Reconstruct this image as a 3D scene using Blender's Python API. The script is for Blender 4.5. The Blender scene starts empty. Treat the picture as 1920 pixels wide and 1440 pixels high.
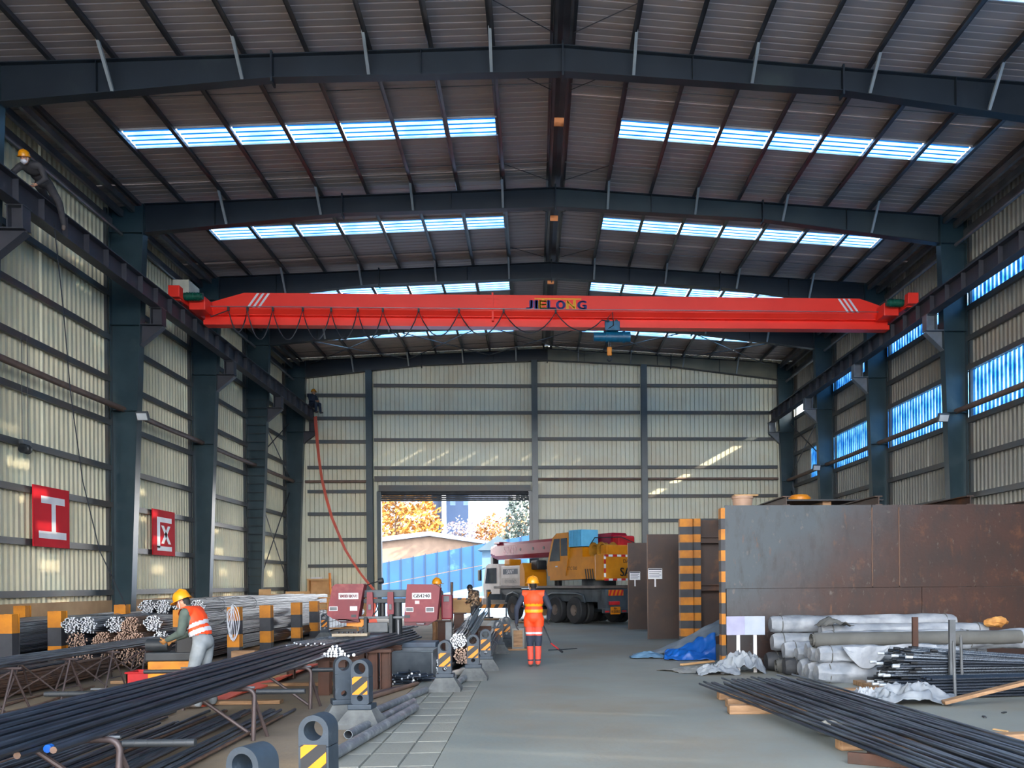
import bpy, bmesh, math, random
from mathutils import Vector, Matrix, noise
random.seed(7)
PI = math.pi
sc = bpy.context.scene
COL = sc.collection

# ------------------------------------------------------------------ camera, sky, sun, exposure
cam_d = bpy.data.cameras.new('camera')
cam = bpy.data.objects.new('camera', cam_d); COL.objects.link(cam); sc.camera = cam
cam_d.sensor_fit = 'HORIZONTAL'; cam_d.sensor_width = 36.0
cam_d.lens = 1641.306 * 36.0 / 1920.0
cam_d.shift_x = (960 - 1093.2) / 1920.0
cam_d.shift_y = (1095.96 - 720) / 1920.0
cam_d.clip_start = 0.05; cam_d.clip_end = 900
cam.location = (0, 0, 1.6)
cam.rotation_euler = (Matrix.Rotation(-0.0547, 3, 'Z') @ Matrix.Rotation(PI / 2 - 0.0015, 3, 'X') @ Matrix.Rotation(-0.0085, 3, 'Z')).to_euler()

w = bpy.data.worlds.new('sky'); sc.world = w; w.use_nodes = True
nt = w.node_tree; nt.nodes.clear()
n_out = nt.nodes.new('ShaderNodeOutputWorld'); n_bg = nt.nodes.new('ShaderNodeBackground')
n_tc = nt.nodes.new('ShaderNodeTexCoord'); n_sep = nt.nodes.new('ShaderNodeSeparateXYZ'); n_r = nt.nodes.new('ShaderNodeValToRGB')
nt.links.new(n_tc.outputs['Generated'], n_sep.inputs[0]); nt.links.new(n_sep.outputs['Z'], n_r.inputs[0])
n_r.color_ramp.elements[0].position = 0.0; n_r.color_ramp.elements[0].color = (1.0, 0.965, 0.92, 1)
n_r.color_ramp.elements[1].position = 0.7; n_r.color_ramp.elements[1].color = (0.66, 0.80, 1.0, 1)
nt.links.new(n_r.outputs[0], n_bg.inputs[0]); n_bg.inputs[1].default_value = 2.6
nt.links.new(n_bg.outputs[0], n_out.inputs[0])

sun_d = bpy.data.lights.new('sun', 'SUN'); sun_d.energy = 8.0; sun_d.angle = 0.012; sun_d.color = (1.0, 0.86, 0.66)
sun = bpy.data.objects.new('sun', sun_d); COL.objects.link(sun); sun.location = (40, -20, 40)
sun.rotation_euler = Vector((-0.90, 0.30, -0.50)).to_track_quat('-Z', 'Y').to_euler()

sc.view_settings.view_transform = 'Standard'; sc.view_settings.look = 'None'
sc.view_settings.exposure = 2.4; sc.view_settings.gamma = 1.0
try: sc.view_settings.use_curve_mapping = False
except Exception: pass
try:
    sc.cycles.max_bounces = 8; sc.cycles.diffuse_bounces = 5; sc.cycles.transparent_max_bounces = 12
    sc.cycles.use_denoising = True; sc.cycles.sample_clamp_indirect = 6.0
    sc.cycles.caustics_reflective = False; sc.cycles.caustics_refractive = False
except Exception: pass

# ------------------------------------------------------------------ materials
def S(r, g, b):
    def c(u):
        u /= 255.0
        return u / 12.92 if u <= 0.04045 else ((u + 0.055) / 1.055) ** 2.4
    return (c(r), c(g), c(b), 1.0)
MATS = {}
def mat(name, c1, c2=None, scale=3.0, rough=0.6, metal=0.0, bump=0.0, bscale=None, detail=4.0, lo=0.35, hi=0.65, stretch=None, vary=0.0, c3=None, scale3=1.0, lo3=.5, hi3=.7):
    if name in MATS: return MATS[name]
    m = bpy.data.materials.new(name); m.use_nodes = True; MATS[name] = m
    t = m.node_tree; N = t.nodes; L = t.links
    b = N['Principled BSDF']; b.inputs['Roughness'].default_value = rough; b.inputs['Metallic'].default_value = metal
    b.inputs['Base Color'].default_value = c1
    if c2 is None: c2 = tuple(min(1, x * 0.8) for x in c1[:3]) + (1,)
    tc = N.new('ShaderNodeTexCoord'); src = tc.outputs['Object']
    if stretch:
        mp = N.new('ShaderNodeMapping'); mp.inputs['Scale'].default_value = stretch
        L.new(src, mp.inputs[0]); src = mp.outputs[0]
    nz = N.new('ShaderNodeTexNoise'); nz.inputs['Scale'].default_value = scale; nz.inputs['Detail'].default_value = detail
    L.new(src, nz.inputs['Vector'])
    mr = N.new('ShaderNodeMapRange'); mr.inputs[1].default_value = lo; mr.inputs[2].default_value = hi
    L.new(nz.outputs['Fac'], mr.inputs[0])
    mx = N.new('ShaderNodeMix'); mx.data_type = 'RGBA'
    L.new(mr.outputs[0], mx.inputs[0]); mx.inputs[6].default_value = c1; mx.inputs[7].default_value = c2
    col = mx.outputs[2]
    if c3 is not None:
        n3 = N.new('ShaderNodeTexNoise'); n3.inputs['Scale'].default_value = scale3; n3.inputs['Detail'].default_value = 8.0; n3.inputs['Roughness'].default_value = .65
        L.new(src, n3.inputs['Vector'])
        m3 = N.new('ShaderNodeMapRange'); m3.inputs[1].default_value = lo3; m3.inputs[2].default_value = hi3
        L.new(n3.outputs['Fac'], m3.inputs[0])
        x3 = N.new('ShaderNodeMix'); x3.data_type = 'RGBA'
        L.new(m3.outputs[0], x3.inputs[0]); L.new(col, x3.inputs[6]); x3.inputs[7].default_value = c3
        col = x3.outputs[2]
    if vary:
        oi = N.new('ShaderNodeObjectInfo'); hs = N.new('ShaderNodeHueSaturation')
        mv = N.new('ShaderNodeMapRange'); mv.inputs[3].default_value = 1 - vary; mv.inputs[4].default_value = 1 + vary
        L.new(oi.outputs['Random'], mv.inputs[0]); L.new(mv.outputs[0], hs.inputs['Value']); L.new(col, hs.inputs['Color']); col = hs.outputs[0]
    L.new(col, b.inputs['Base Color'])
    if bump:
        nb = N.new('ShaderNodeTexNoise'); nb.inputs['Scale'].default_value = bscale or scale * 6; nb.inputs['Detail'].default_value = 3
        L.new(src, nb.inputs['Vector'])
        bp = N.new('ShaderNodeBump'); bp.inputs['Strength'].default_value = bump; bp.inputs['Distance'].default_value = 0.02
        L.new(nb.outputs['Fac'], bp.inputs['Height']); L.new(bp.outputs[0], b.inputs['Normal'])
    return m
def translucent(name, col, col2, transp):
    m = bpy.data.materials.new(name); m.use_nodes = True; MATS[name] = m
    t = m.node_tree; N = t.nodes; L = t.links; N.clear()
    o = N.new('ShaderNodeOutputMaterial'); tl = N.new('ShaderNodeBsdfTranslucent'); df = N.new('ShaderNodeBsdfDiffuse')
    tp = N.new('ShaderNodeBsdfTransparent'); a = N.new('ShaderNodeMixShader'); b = N.new('ShaderNodeMixShader')
    tc = N.new('ShaderNodeTexCoord'); nz = N.new('ShaderNodeTexNoise'); nz.inputs['Scale'].default_value = 1.6; nz.inputs['Detail'].default_value = 4
    mr = N.new('ShaderNodeMapRange'); mr.inputs[1].default_value = .4; mr.inputs[2].default_value = .62
    mx = N.new('ShaderNodeMix'); mx.data_type = 'RGBA'; mx.inputs[6].default_value = col; mx.inputs[7].default_value = col2
    L.new(tc.outputs['Object'], nz.inputs['Vector']); L.new(nz.outputs['Fac'], mr.inputs[0]); L.new(mr.outputs[0], mx.inputs[0])
    for s in (tl, df, tp): L.new(mx.outputs[2], s.inputs[0])
    a.inputs[0].default_value = 0.12; L.new(tl.outputs[0], a.inputs[1]); L.new(df.outputs[0], a.inputs[2])
    b.inputs[0].default_value = transp; L.new(a.outputs[0], b.inputs[1]); L.new(tp.outputs[0], b.inputs[2])
    L.new(b.outputs[0], o.inputs[0])
    return m
def emis(name, col, s):
    m = mat(name, col); b = m.node_tree.nodes['Principled BSDF']
    b.inputs['Emission Color'].default_value = col; b.inputs['Emission Strength'].default_value = s
    return m

STEEL = mat('painted_steel', S(48, 68, 76), S(36, 56, 65), 1.2, .32, .0, .05, 30, c3=S(80, 92, 88), scale3=.5, lo3=.55, hi3=.8)
RAFT = mat('rafter_steel', S(30, 39, 48), S(23, 32, 41), 1.2, .45, c3=S(52, 62, 62), scale3=.35, lo3=.58, hi3=.8)
STEEL2 = mat('runway_steel', S(62, 62, 70), S(48, 50, 58), 2.0, .5, 0, .05, 30)
GIRT = mat('girt_steel', S(66, 76, 82), S(84, 78, 72), .9, .45)
PURLIN = mat('purlin_galv', S(120, 122, 126), S(92, 94, 98), 1.5, .32, .55)
PURL2 = mat('roof_purlin', S(78, 78, 82), S(58, 58, 63), 1.5, .3, .35)
BRACE = mat('brace_galv', S(150, 158, 162), S(128, 136, 140), 2, .4, .2)
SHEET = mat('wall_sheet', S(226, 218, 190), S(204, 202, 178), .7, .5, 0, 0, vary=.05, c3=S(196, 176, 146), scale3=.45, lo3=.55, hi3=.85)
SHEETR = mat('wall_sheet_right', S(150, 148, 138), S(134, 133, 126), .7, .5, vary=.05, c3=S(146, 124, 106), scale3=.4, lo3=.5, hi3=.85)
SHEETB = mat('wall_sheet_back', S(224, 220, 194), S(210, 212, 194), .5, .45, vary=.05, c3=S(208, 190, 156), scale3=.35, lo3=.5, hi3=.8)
ROOF = mat('roof_sheet', S(170, 157, 152), S(154, 144, 142), .6, .5, 0, .0, vary=.05, stretch=(.3, 6, 1))
PANE = translucent('skylight_pane', S(92, 121, 144), S(68, 109, 144), .08)
PANEB = translucent('skylight_rib', S(6, 58, 104), S(4, 48, 92), .02)
PANEW = translucent('wall_light_pane', S(26, 72, 116), S(88, 118, 144), .04)
PANEC = translucent('clear_wall_pane', S(214, 218, 216), S(190, 200, 206), .7)
PANEWB = translucent('wall_light_rib', S(10, 56, 108), S(46, 98, 144), .03)
FLOOR = mat('concrete_floor', S(140, 141, 133), S(120, 124, 119), .35, .75, 0, .15, 18, detail=8, c3=S(132, 118, 100), scale3=.22, lo3=.46, hi3=.7)
PAVER = mat('paver', S(138, 138, 130), S(120, 122, 116), 1.3, .8, 0, .2, 30, vary=.07, c3=S(124, 112, 98), scale3=.6)
PLASTER = mat('tan_plaster', S(206, 166, 124), S(186, 148, 108), 1.5, .85, 0, .2, 14)
DIRT = mat('work_floor', S(144, 128, 108), S(118, 104, 88), .8, .85, 0, .3, 14, c3=S(150, 128, 100), scale3=.6)
RED = mat('crane_red', S(252, 58, 42), S(242, 50, 36), .8, .38)
WHITE = mat('white_paint', S(232, 232, 236), S(214, 214, 220), 2, .5)
NAVY = mat('navy_print', S(34, 40, 120), None, 2, .5)
YELPR = mat('yellow_print', S(250, 176, 20), None, 2, .5)
BLACK = mat('black_paint', S(34, 36, 40), S(24, 26, 30), 3, .5)
RUBBER = mat('black_rubber', S(44, 46, 50), S(34, 36, 40), 4, .7)
CABLE = mat('cable', S(46, 48, 54), None, 4, .5)
GREEN = mat('motor_green', S(10, 92, 72), S(8, 72, 58), 6, .45)
BLUEM = mat('hoist_blue', S(18, 104, 142), S(14, 84, 118), 6, .4)
YELLOW = mat('yellow_paint', S(222, 136, 10), S(204, 120, 8), 3, .45, 0, .05)
YELD = mat('worn_yellow', S(206, 130, 22), S(172, 106, 26), 4, .6, 0, .1)
BARK = mat('dark_band', S(58, 60, 66), S(46, 48, 54), 4, .6)
REBAR = mat('rebar_steel', S(112, 122, 134), S(60, 66, 76), 9, .34, .55, vary=.2, stretch=(6, .25, 6))
REBARD = mat('rebar_dark', S(58, 67, 80), S(36, 42, 52), 9, .34, .4, vary=.22, stretch=(6, .25, 6))
REBARR = mat('rebar_rusty', S(120, 92, 74), S(92, 74, 64), 8, .6, .2, vary=.1)
CUT = mat('cut_end', S(220, 226, 232), S(190, 196, 204), 12, .3, .3)
CUTD = mat('cut_end_rusty', S(190, 160, 140), S(120, 100, 90), 12, .5, .2)
PIPEB = mat('brown_pipe', S(122, 98, 84), S(104, 84, 74), 4, .55, .1)
STANDM = mat('stand_pipe', S(92, 78, 76), S(74, 64, 64), 5, .5, .3)
GALV = mat('galvanised_pipe', S(136, 144, 152), S(114, 122, 130), 5, .35, .5, c3=S(180, 186, 190), scale3=6)
RUST = mat('rust_plate', S(80, 56, 46), S(100, 70, 50), 1.6, .55, .1, .15, 20, c3=S(120, 82, 46), scale3=1.2, lo3=.52, hi3=.72)
RUSTD = mat('rust_plate_dark', S(54, 40, 36), S(66, 46, 36), 2.0, .55, .1, .12, 20, c3=S(110, 68, 36), scale3=1.0, lo3=.54, hi3=.74)
IBEAM = mat('rusty_ibeam', S(80, 47, 32), S(60, 40, 31), 3, .65, .1, .15, 20)
BOLL = mat('bollard_plastic', S(52, 64, 76), S(38, 50, 61), 5, .55, 0, .1, 20, c3=S(80, 90, 99), scale3=9, lo3=.6, hi3=.75)
BOLLC = mat('bollard_concrete', S(104, 107, 107), S(82, 85, 86), 6, .85, 0, .3, 30)
MAROON = mat('saw_maroon', S(126, 32, 46), S(106, 28, 40), 2.5, .5, 0, .05, c3=S(140, 70, 64), scale3=2, lo3=.55, hi3=.75)
GREY = mat('machine_grey', S(96, 100, 104), S(78, 82, 86), 4, .5, .2)
DGREY = mat('machine_dark', S(54, 58, 62), S(40, 44, 48), 4, .5, .2)
WOOD = mat('timber', S(168, 132, 98), S(132, 100, 72), 3, .8, 0, .3, 20, stretch=(1, 6, 6))
WOODL = mat('plywood', S(214, 172, 122), S(190, 148, 100), 2, .75)
TARPB = mat('blue_tarp', S(4, 88, 172), S(3, 72, 152), 3, .45)
TARPG = mat('grey_tarp', S(112, 122, 132), S(84, 96, 108), 2.5, .6)
CLOTHW = mat('white_woven', S(164, 168, 174), S(124, 130, 138), 3.5, .5, 0, .55, 9)
FELT = mat('grey_felt', S(98, 98, 95), S(88, 88, 85), 3, .9)
DFELT = mat('dark_wrap', S(60, 62, 66), S(48, 50, 54), 4, .7, 0, .3, 14)
CRANEY = mat('truck_yellow', S(206, 132, 14), S(184, 116, 12), 2, .4)
CABW = mat('cab_white', S(208, 200, 196), S(190, 182, 178), 2, .4)
BOOM = mat('boom_maroon', S(150, 14, 44), S(126, 12, 38), 2, .35)
CHASS = mat('chassis', S(70, 80, 88), S(52, 60, 68), 3, .5)
GLASS = mat('dark_glass', S(70, 84, 96), S(60, 70, 84), 2, .08)
SKIN = mat('skin', S(206, 150, 120), S(190, 134, 104), 8, .55)
HELM = mat('helmet_yellow', S(232, 150, 12), None, 4, .3)
ORANGE = mat('hivis_orange', S(244, 78, 26), S(232, 68, 22), 6, .6)
CORAL = mat('work_coral', S(220, 84, 64), S(204, 74, 56), 6, .7)
REFL = mat('reflective_tape', S(210, 214, 222), None, 6, .35)
NAVYC = mat('navy_cloth', S(46, 54, 72), S(36, 44, 60), 8, .8)
OLIVE = mat('olive_cloth', S(84, 96, 88), S(70, 82, 76), 8, .8)
GREYC = mat('grey_cloth', S(140, 146, 150), S(118, 124, 128), 6, .8)
DARKC = mat('dark_cloth', S(62, 60, 62), S(50, 48, 52), 8, .8)
BROWNC = mat('brown_cloth', S(142, 104, 72), S(118, 86, 60), 6, .8)
CAMO = mat('camo_cloth', S(150, 120, 92), S(62, 50, 42), 14, .8, 0, 0, lo=.47, hi=.5, c3=S(206, 180, 150), scale3=12, lo3=.56, hi3=.58)
HIRED = mat('sign_red', S(222, 22, 40), S(212, 20, 38), 2, .85)
SHOE = mat('shoe', S(104, 92, 84), None, 6, .7)
HAIR = mat('hair_black', S(30, 28, 28), None, 10, .7)
RIBBON = mat('orange_ribbon', S(255, 124, 98), S(255, 110, 84), 3, .5)
BLUEP = mat('hoarding_blue', S(5, 62, 98), S(4, 52, 86), .35, .5, c3=S(70, 112, 140), scale3=.22, lo3=.55, hi3=.66)
SNOW = mat('pale_bank', S(60, 86, 112), S(80, 102, 126), .8, .85, 0, .3, 3)
BLDG = mat('tower_pale', S(128, 136, 152), S(118, 128, 146), .1, .7)
BLDG2 = mat('tower_blue', S(84, 110, 146), None, .1, .5)
LEAFY = mat('leaf_yellow', S(172, 120, 34), S(120, 74, 20), 2, .7, vary=.1)
LEAFO = mat('leaf_orange', S(158, 104, 52), S(122, 78, 36), 2, .7)
LEAFG = mat('leaf_green', S(52, 66, 60), S(84, 90, 80), 2, .7)
LEAFP = mat('twig_pale', S(136, 126, 134), S(112, 104, 112), 2, .7)
TRUNK = mat('trunk', S(110, 84, 62), None, 4, .9)
ROOFW = mat('shed_roof', S(140, 144, 152), None, 2, .6)
TANW = mat('shed_wall', S(120, 96, 78), None, 2, .8)
REDM = mat('red_paint', S(200, 36, 40), S(170, 30, 36), 3, .45)

# ------------------------------------------------------------------ mesh helpers
class MB:
    def __init__(s): s.v = []; s.f = []; s.m = []; s.cm = 0
    def mi(s, i): s.cm = i; return s
    def add(s, vs, fs):
        b = len(s.v); s.v += [tuple(p) for p in vs]
        for q in fs: s.f.append(tuple(i + b for i in q)); s.m.append(s.cm)
        return s
    def box(s, x0, x1, y0, y1, z0, z1):
        return s.add([(x0, y0, z0), (x1, y0, z0), (x1, y1, z0), (x0, y1, z0), (x0, y0, z1), (x1, y0, z1), (x1, y1, z1), (x0, y1, z1)],
                     [(0, 3, 2, 1), (4, 5, 6, 7), (0, 1, 5, 4), (1, 2, 6, 5), (2, 3, 7, 6), (3, 0, 4, 7)])
    def cbox(s, c, d): return s.box(c[0] - d[0] / 2, c[0] + d[0] / 2, c[1] - d[1] / 2, c[1] + d[1] / 2, c[2] - d[2] / 2, c[2] + d[2] / 2)
    def bbox(s, c, d, b=.02, R=None):
        "box with bevelled edges"
        bm = bmesh.new(); bmesh.ops.create_cube(bm, size=1.0)
        for v in bm.verts: v.co = Vector((v.co.x * d[0], v.co.y * d[1], v.co.z * d[2]))
        bmesh.ops.bevel(bm, geom=bm.edges[:], offset=b, segments=2, affect='EDGES', profile=.6)
        bm.verts.ensure_lookup_table()
        vs = [(R @ v.co if R else v.co) + Vector(c) for v in bm.verts]; fs = [tuple(v.index for v in f.verts) for f in bm.faces]
        bm.free(); return s.add(vs, fs)
    def bar(s, p0, p1, wdt, hgt, up=(0, 0, 1), off=(0, 0)):
        p0, p1 = Vector(p0), Vector(p1); d = (p1 - p0).normalized(); u = Vector(up)
        sd = d.cross(u)
        if sd.length < 1e-4: sd = d.cross(Vector((1, 0, 0)))
        sd.normalize(); u = sd.cross(d).normalized(); vs = []
        o = sd * off[0] + u * off[1]
        for p in (p0, p1):
            for a, b in ((-1, -1), (1, -1), (1, 1), (-1, 1)): vs.append(p + o + sd * (a * wdt / 2) + u * (b * hgt / 2))
        return s.add(vs, [(0, 1, 2, 3), (7, 6, 5, 4), (0, 4, 5, 1), (1, 5, 6, 2), (2, 6, 7, 3), (3, 7, 4, 0)])
    def ibeam(s, p0, p1, h, b, tw=.015, tf=.02, up=(0, 0, 1)):
        s.bar(p0, p1, tw, h - 2 * tf, up); s.bar(p0, p1, b, tf, up, (0, h / 2 - tf / 2)); return s.bar(p0, p1, b, tf, up, (0, -h / 2 + tf / 2))
    def cyl(s, p0, p1, r, r1=None, n=10, caps=True, capmi=None):
        r1 = r if r1 is None else r1
        p0, p1 = Vector(p0), Vector(p1); d = (p1 - p0).normalized()
        a = d.orthogonal().normalized(); b = d.cross(a); vs = []
        for p, q in ((p0, r), (p1, r1)):
            for i in range(n):
                t = 2 * PI * i / n; vs.append(p + (a * math.cos(t) + b * math.sin(t)) * q)
        s.add(vs, [(i, (i + 1) % n, n + (i + 1) % n, n + i) for i in range(n)])
        if caps:
            k = s.cm
            if capmi is not None: s.cm = capmi
            base = len(s.v) - 2 * n
            s.f.append(tuple(base + i for i in range(n))[::-1]); s.m.append(s.cm)
            s.f.append(tuple(base + n + i for i in range(n))); s.m.append(s.cm)
            s.cm = k
        return s
    def tube(s, pts, r, n=8, closed=False, caps=True):
        pts = [Vector(p) for p in pts]; rs = r if isinstance(r, (list, tuple)) else [r] * len(pts)
        up = None; vs = []; k = len(pts)
        for i, p in enumerate(pts):
            if closed: d = pts[(i + 1) % k] - pts[i - 1]
            else: d = pts[min(i + 1, k - 1)] - pts[max(i - 1, 0)]
            d.normalize()
            if up is None: up = d.orthogonal().normalized()
            up = (up - d * up.dot(d))
            if up.length < 1e-5: up = d.orthogonal()
            up.normalize(); b = d.cross(up)
            for j in range(n):
                t = 2 * PI * j / n; vs.append(p + (up * math.cos(t) + b * math.sin(t)) * rs[i])
        fs = []
        for i in range(k if closed else k - 1):
            i2 = (i + 1) % k
            for j in range(n): fs.append((i * n + j, i * n + (j + 1) % n, i2 * n + (j + 1) % n, i2 * n + j))
        if caps and not closed: fs.append(tuple(range(n))[::-1]); fs.append(tuple((k - 1) * n + j for j in range(n)))
        return s.add(vs, fs)
    def prism(s, poly, axis, d0, d1):
        "extrude a 2-D polygon along an axis: 'x' -> (y,z), 'y' -> (x,z), 'z' -> (x,y)"
        n = len(poly)
        def P(q, d): return {'x': (d, q[0], q[1]), 'y': (q[0], d, q[1]), 'z': (q[0], q[1], d)}[axis]
        vs = [P(q, d0) for q in poly] + [P(q, d1) for q in poly]
        return s.add(vs, [tuple(range(n)), tuple(range(2 * n - 1, n - 1, -1))] + [(i, n + i, n + (i + 1) % n, (i + 1) % n) for i in range(n)])
    def lathe(s, prof, c=(0, 0, 0), n=16, ax=(0, 0, 1)):
        ax = Vector(ax).normalized(); a = ax.orthogonal().normalized(); b = ax.cross(a); c = Vector(c); k = len(prof); vs = []
        for r, h in prof:
            for i in range(n):
                t = 2 * PI * i / n; vs.append(c + ax * h + (a * math.cos(t) + b * math.sin(t)) * max(r, 1e-4))
        fs = [(i * n + j, i * n + (j + 1) % n, (i + 1) * n + (j + 1) % n, (i + 1) * n + j) for i in range(k - 1) for j in range(n)]
        return s.add(vs, fs)
    def ell(s, c, r, n=12, m=8, R=None):
        vs = []; c = Vector(c)
        for i in range(m + 1):
            p = PI * i / m
            for j in range(n):
                t = 2 * PI * j / n
                q = Vector((math.sin(p) * math.cos(t) * r[0], math.sin(p) * math.sin(t) * r[1], math.cos(p) * r[2]))
                vs.append((R @ q if R else q) + c)
        return s.add(vs, [(i * n + j, (i + 1) * n + j, (i + 1) * n + (j + 1) % n, i * n + (j + 1) % n) for i in range(m) for j in range(n)])
    def surf(s, fn, nu, nv):
        vs = [fn(i / nu, j / nv) for i in range(nu + 1) for j in range(nv + 1)]
        return s.add(vs, [(i * (nv + 1) + j, (i + 1) * (nv + 1) + j, (i + 1) * (nv + 1) + j + 1, i * (nv + 1) + j + 1) for i in range(nu) for j in range(nv)])
    def mesh(s, name, mats, smooth=False):
        me = bpy.data.meshes.new(name); me.from_pydata([tuple(p) for p in s.v], [], s.f)
        ms = mats if isinstance(mats, (list, tuple)) else [mats]
        for m in ms: me.materials.append(m)
        me.polygons.foreach_set('material_index', s.m)
        bm = bmesh.new(); bm.from_mesh(me); bmesh.ops.recalc_face_normals(bm, faces=bm.faces); bm.to_mesh(me); bm.free()
        if smooth:
            me.polygons.foreach_set('use_smooth', [True] * len(me.polygons))
            try: me.set_sharp_from_angle(angle=math.radians(40))
            except Exception: pass
        me.update(); return me
    def build(s, name, mats, parent=None, smooth=False, world=True, origin=None):
        "make ONE object; world=True: vertices are in world space and are moved into the parent's frame"
        me = s.mesh(name, mats, smooth); o = bpy.data.objects.new(name, me); COL.objects.link(o)
        if parent is not None:
            o.parent = parent
            if world: me.transform(world_of(parent).inverted())
        else:
            c = Vector(origin) if origin else Vector(((min(p[0] for p in s.v) + max(p[0] for p in s.v)) / 2, (min(p[1] for p in s.v) + max(p[1] for p in s.v)) / 2, min(p[2] for p in s.v)))
            me.transform(Matrix.Translation(-c)); o.location = c
        return o
def world_of(o):
    M = Matrix.Translation(o.location) @ o.rotation_euler.to_matrix().to_4x4()
    return world_of(o.parent) @ M if o.parent else M
def tag(o, label=None, cat=None, group=None, kind=None):
    if label: o['label'] = label
    if cat: o['category'] = cat
    if group: o['group'] = group
    if kind: o['kind'] = kind
    return o
def thing(name, label, cat, loc, rz=0, group=None):
    o = bpy.data.objects.new(name, None); COL.objects.link(o); o.location = loc; o.rotation_euler = (0, 0, rz); o.empty_display_size = .2
    return tag(o, label, cat, group)
def struct(name, loc=(0, 0, 0)):
    o = bpy.data.objects.new(name, None); COL.objects.link(o); o.location = loc; o['kind'] = 'structure'; return o
def inst(name, me, parent=None, loc=(0, 0, 0), rz=0):
    o = bpy.data.objects.new(name, me); COL.objects.link(o); o.parent = parent; o.location = loc; o.rotation_euler = (0, 0, rz); return o
def copy_tree(o, parent=None):
    c = o.copy(); COL.objects.link(c); c.parent = parent
    for ch in list(o.children): copy_tree(ch, c)
    return c
def text_mb(txt, size, mats=None):
    "flat lettering as polygons in the x-z plane (x to the right, z up), centred on x, base line z=0; returns MB"
    cu = bpy.data.curves.new('t', 'FONT'); cu.body = txt; cu.size = size; cu.align_x = 'CENTER'; cu.resolution_u = 3
    o = bpy.data.objects.new('t', cu); COL.objects.link(o)
    dg = bpy.context.evaluated_depsgraph_get(); dg.update()
    me = bpy.data.meshes.new_from_object(o.evaluated_get(dg))
    mb = MB(); mb.add([(v.co.x, 0, v.co.y) for v in me.vertices], [tuple(p.vertices) for p in me.polygons])
    bpy.data.objects.remove(o); bpy.data.curves.remove(cu); bpy.data.meshes.remove(me)
    return mb
def placed(mb, loc, rz=0, sx=1.0, sz=1.0):
    c, s_ = math.cos(rz), math.sin(rz)
    mb.v = [(loc[0] + c * x * sx - s_ * y, loc[1] + s_ * x * sx + c * y, loc[2] + z * sz) for x, y, z in mb.v]; return mb
def rnd(a, b): return random.uniform(a, b)
# ------------------------------------------------------------------ the hall
FR = [13.3, 19.39, 26.33, 32.43, 38.40, 44.33]        # portal frames along the hall
XL, XR, XC, YB, YE = -12.45, 13.47, 0.71, 44.52, -8.0
def zt(x): return 13.47 - .0565 * abs(x - XC)          # rafter top / purlin underside
def zr(x): return zt(x) + .2                           # roof sheet
def profile(w, d=.055, pitch=.225, rib=.042, sl=.014):
    p = [(0.0, 0.0, 0)]; n = max(1, round(w / pitch)); pt = w / n
    for k in range(n):
        b = k * pt + (pt - rib - 2 * sl) / 2
        p += [(b, 0, 0), (b + sl, d, 1), (b + sl + rib, d, 1), (b + 2 * sl + rib, 0, 1)]
    p.append((w, 0.0, 0)); return p                    # (along, depth, 1 if the segment before it belongs to a rib)

# floors and ground
g = MB().box(-160, 160, -160, 260, -.35, -.06).build('ground', mat('outer_ground', S(86, 104, 124), S(100, 116, 134), .2, .9, 0, .2, 2)); g['kind'] = 'structure'
fl = MB().box(-.9, XR + .2, YE, 45.2, -.06, 0).build('floor', FLOOR); fl['kind'] = 'structure'
f2 = MB().box(XL - .2, -1.9, YE, 45.2, -.06, 0).build('floor_work_bay', DIRT); f2['kind'] = 'structure'
f3 = MB().box(-1.9, -.9, YE, 5.4, -.06, 0).box(-1.9, -.9, 16.2, 45.2, -.06, 0).box(-1.9, -.9, 5.4, 16.2, -.06, -.02).build('floor_kerb_strip', FLOOR); f3['kind'] = 'structure'
pm = {}
for c in range(3):
    wd = (.34, .34, .32)[c]; x0 = -1.9 + (0, .34, .68)[c]
    if c not in pm:
        pm[c] = MB().add([(.006, .006, -.02), (wd - .006, .006, -.02), (wd - .006, .594, -.02), (.006, .594, -.02), (.012, .012, .0), (wd - .012, .012, 0), (wd - .012, .588, 0), (.012, .588, 0)],
                         [(4, 5, 6, 7), (0, 1, 5, 4), (1, 2, 6, 5), (2, 3, 7, 6), (3, 0, 4, 7)]).mesh('paving_slab', PAVER)
    for r in range(18):
        y = 5.4 + .6 * r
        o = inst('paving_slab', pm[c], f3); o.location = Vector((x0, y, rnd(-.003, .0))) - f3.location

# side walls
def sheet_mesh(name, w, z0, z1, sgn, m_flat, m_rib=None):
    p = profile(w); mb = MB()
    for i in range(len(p) - 1):
        mb.mi(1 if (m_rib and p[i + 1][2]) else 0)
        a, b = p[i], p[i + 1]
        mb.add([(sgn * a[1], a[0], z0), (sgn * b[1], b[0], z0), (sgn * b[1], b[0], z1), (sgn * a[1], a[0], z1)], [(0, 1, 2, 3)])
    return mb.mesh(name, [m_flat] + ([m_rib] if m_rib else []))
wl = struct('wall_left', (XL, 0, 0)); wr = struct('wall_right', (XR, 0, 0)); wb = struct('wall_back', (0, YB, 0))
NP = 58; PW = (YB - YE) / NP
ml = sheet_mesh('wall_sheet', PW + .006, 1.0, 12.95, 1, SHEET)
for i in range(NP): inst('wall_sheet', ml, wl, (rnd(-.004, .004), YE + i * PW, 0))
bands = [(1.0, 6.57, 0), (6.57, 8.03, 1), (8.03, 9.97, 0), (9.97, 10.8, 2), (10.8, 12.95, 0)]
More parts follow.
